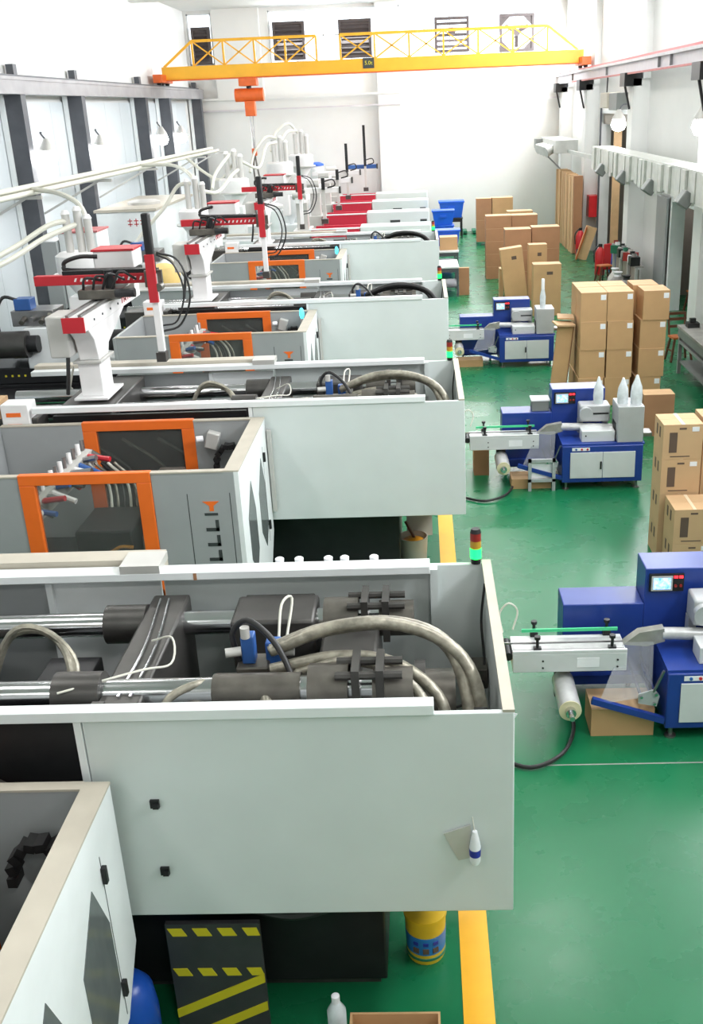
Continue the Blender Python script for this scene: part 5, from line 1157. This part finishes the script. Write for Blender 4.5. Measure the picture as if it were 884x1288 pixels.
obj('edge_batten', MB().obox((4.87, 31.85, 0.5), (0.05, 0.07, 1.0), (0, radians(18), 0)), 'wood_seat', t)
# shelves seen through the openings
def rack(x0, x1, y0, y1, h, n, label):
    t = thing('storage_rack', label, 'shelf', ((x0 + x1) / 2, (y0 + y1) / 2, 0))
    for x in (x0, x1):
        for y in (y0, y1): obj('post', MB().box(x - 0.025, x + 0.025, y - 0.025, y + 0.025, 0, h), 'steel_grey', t)
    for k in range(n): obj('shelf', MB().box(x0, x1, y0, y1, h * (k + 1) / n - 0.04, h * (k + 1) / n), 'junk_grey', t)
    return t
rack(6.6, 7.4, 21.4, 24.6, 2.1, 4, 'grey metal rack with goods inside the side doorway')
for k in range(6):
    carton(6.8 + 0.15 * (k % 2), 21.6 + 0.95 * (k % 3), 0.53 * (1 + k // 3), 0.4, 0.5, 0.3, '%s carton on the rack inside the side doorway' % ['first pale', 'dark', 'second pale', 'upper dark', 'upper pale', 'upper end'][k], 'cartons on the side room rack', ('carton_pale', 'carton_dark')[k % 2])
for k in range(5):
    carton(6.35 + 0.1 * (k % 2), 29.4 + 0.6 * k if k < 4 else 30.62, 0 if k < 4 else 1.11, 0.6, 0.5, 0.6 + 0.25 * (k % 3), '%s brown carton inside the tall doorway' % ['open', 'short', 'tall', 'wide', 'topmost'][k], 'cartons inside the tall doorway', ('carton_dark', 'carton')[k % 2])
t = tag(obj('barrel', MB().lathe([(0.22, 0), (0.25, 0.05), (0.25, 0.5), (0.2, 0.58)], (0, 0, 0), 16), 'barrel_blue'), 'dark blue drum just inside the tall doorway', 'drum'); t.location = (5.5, 29.35, 0)

# ------------------------------------------------------------------ things around the first machines
t = thing('paint_bucket', 'yellow bucket with a blue printed band standing under the first cover', 'bucket', (-0.083, 4.58, 0))
bd = obj('body', MB().lathe([(0.105, 0), (0.112, 0.02), (0.118, 0.28), (0.122, 0.3)], (-0.083, 4.58, 0), 28), 'bucket_yellow', t)
obj('printed_band', MB().lathe([(0.1135, 0.075), (0.1185, 0.2)], (-0.083, 4.58, 0), 28), 'bucket_blue', bd)
for k in range(3):
    a_ = -pi / 2 + (k - 1) * 0.5
    obj('barcode_patch', MB().obox((-0.083 + 0.116 * cos(a_), 4.58 + 0.116 * sin(a_), 0.11), (0.035, 0.006, 0.035), (0, 0, a_ + pi / 2)), 'carton_print', bd)
    obj('lettering', MB().obox((-0.083 + 0.118 * cos(a_), 4.58 + 0.118 * sin(a_), 0.16), (0.03, 0.005, 0.022), (0, 0, a_ + pi / 2)), 'blue_print', bd)
obj('lid', MB().lathe([(0.125, 0.3), (0.125, 0.32), (0.1, 0.325)], (-0.083, 4.58, 0), 28), 'bucket_yellow', t)
obj('rib', MB().lathe([(0.108, 0.03), (0.116, 0.035), (0.116, 0.05), (0.11, 0.055)], (-0.083, 4.58, 0), 28), 'pallet_green', bd)
q = Pz(520, 700, 0.02)
t = thing('grease_pail', 'open white pail filled with yellow grease and a stirring stick', 'pail', (-0.17, 10.05, 0))
obj('body', MB().lathe([(0.13, 0), (0.14, 0.02), (0.155, 0.3), (0.16, 0.31), (0.148, 0.31), (0.145, 0.25)], (-0.17, 10.05, 0), 24), 'trim_beige', t)
obj('grease', MB().lathe([(0.14, 0.24), (0.1, 0.27), (0.02, 0.285)], (-0.17, 10.05, 0), 20), 'grease', t)
obj('stick', MB().bar((-0.12, 10.05, 0.2), (-0.25, 10.1, 0.46), 0.022), 'wood_dark', t)
obj('lid', MB().obox((-0.1, 10.24, 0.36), (0.28, 0.012, 0.24), (radians(-15), 0, 0)), 'trim_beige', t)
t = thing('blue_barrel', 'blue plastic barrel between the first guard and the hazard plate', 'barrel', (-1.5, 3.9, 0))
obj('body', MB().lathe([(0.13, 0), (0.15, 0.03), (0.155, 0.3), (0.14, 0.44), (0.1, 0.5), (0.05, 0.53)], (-1.62, 3.9, 0.0), 24), 'barrel_blue', t)
obj('cap', MB().lathe([(0.045, 0.53), (0.045, 0.57), (0.04, 0.575)], (-1.62, 3.9, 0), 14), 'barrel_blue', t)
# open carton and bottle at the lower edge
t = thing('carton', 'open-topped carton on the floor in front of the first machine', 'carton', (-0.25, 3.8, 0))
cx0, cx1, cy0, cy1, ch = -0.47, -0.01, 3.45, 3.88, 0.3
wl = 0.012
for nm, a in (('wall', (cx0, cx1, cy1 - wl, cy1)), ('wall', (cx0, cx1, cy0, cy0 + wl)), ('wall', (cx0, cx0 + wl, cy0 + wl, cy1 - wl)), ('wall', (cx1 - wl, cx1, cy0 + wl, cy1 - wl))):
    obj('side_wall', MB().box(a[0], a[1], a[2], a[3], 0, ch), 'carton', t)
obj('bottom', MB().box(cx0 + wl, cx1 - wl, cy0 + wl, cy1 - wl, 0, 0.01), 'carton_dark', t)
t = thing('clear_bottle', 'clear plastic bottle standing beside the open-topped carton', 'bottle', (-0.55, 3.95, 0))
obj('body', MB().lathe([(0.045, 0), (0.05, 0.02), (0.05, 0.24), (0.02, 0.3)], (-0.55, 3.95, 0), 16), 'plastic_wrap', t)
obj('cap', MB().lathe([(0.022, 0.3), (0.022, 0.34), (0.015, 0.345)], (-0.55, 3.95, 0), 12), 'sticker', t)
# bottle and paper hung on the cover
t = thing('hanging_bottle', 'small white bottle with blue label taped to the first cover', 'bottle', (0.18, 3.98, 1.2))
obj('body', MB().lathe([(0.02, 0), (0.026, 0.015), (0.028, 0.1), (0.02, 0.15), (0.012, 0.19)], (0.18, 3.965, 1.17), 16), 'sticker', t)
obj('printed_label', MB().lathe([(0.0275, 0.05), (0.0285, 0.09)], (0.18, 3.965, 1.17), 16), 'blue_print', t)
obj('string', MB().cyl((0.18, 3.97, 1.35), (0.17, 3.996, 1.42), 0.003, n=6), 'hose_white', t)
t = tag(obj('paper_sheet', MB().prism([(0.03, 1.33), (0.16, 1.38), (0.17, 1.19), (0.1, 1.17)], 'y', 3.985, 3.992), 'robot_grey', base=(0.1, 3.99, 1.17)), 'translucent grey sheet taped behind the small hanging bottle', 'sheet')
# white caps on the ledge behind the first machine
for k, x in enumerate((-0.92, -0.8, -0.62, -0.52, -0.34)):
    t = tag(obj('white_cup', MB().lathe([(0.024, 0), (0.028, 0.05), (0.02, 0.056)], (0, 0, 0), 14), 'sticker'), 'small white cup standing on the rear ledge of the first machine', 'cup', 'white cups on the rear ledge')
    t.location = (x, 5.67, 2.0)
t = tag(obj('note_paper', MB().obox((0.40, 4.62, 1.55), (0.05, 0.002, 0.09), (0.2, 0.5, 0.5)), 'sticker', base=(0.4, 4.62, 1.5)), 'small white note stuck to the end of the first cover', 'note')
for k, (yy, nm) in enumerate(((6.55, 'first'), (12.0, 'second'))):
    t = tag(obj('power_cable', MB().tube([(0.45, yy - 0.1, 0.02), (0.7, yy - 0.25, 0.025), (0.95, yy - 0.1, 0.03), (1.08, yy + 0.2, 0.03), (1.1, yy + 0.5, 0.03)], 0.016, 8), 'hose_black', base=(0.8, yy, 0.0)), ['black cable curling on the floor under the near film roll', 'black cable curling under the film roll of the bundle-topped wrapper'][k], 'cable')
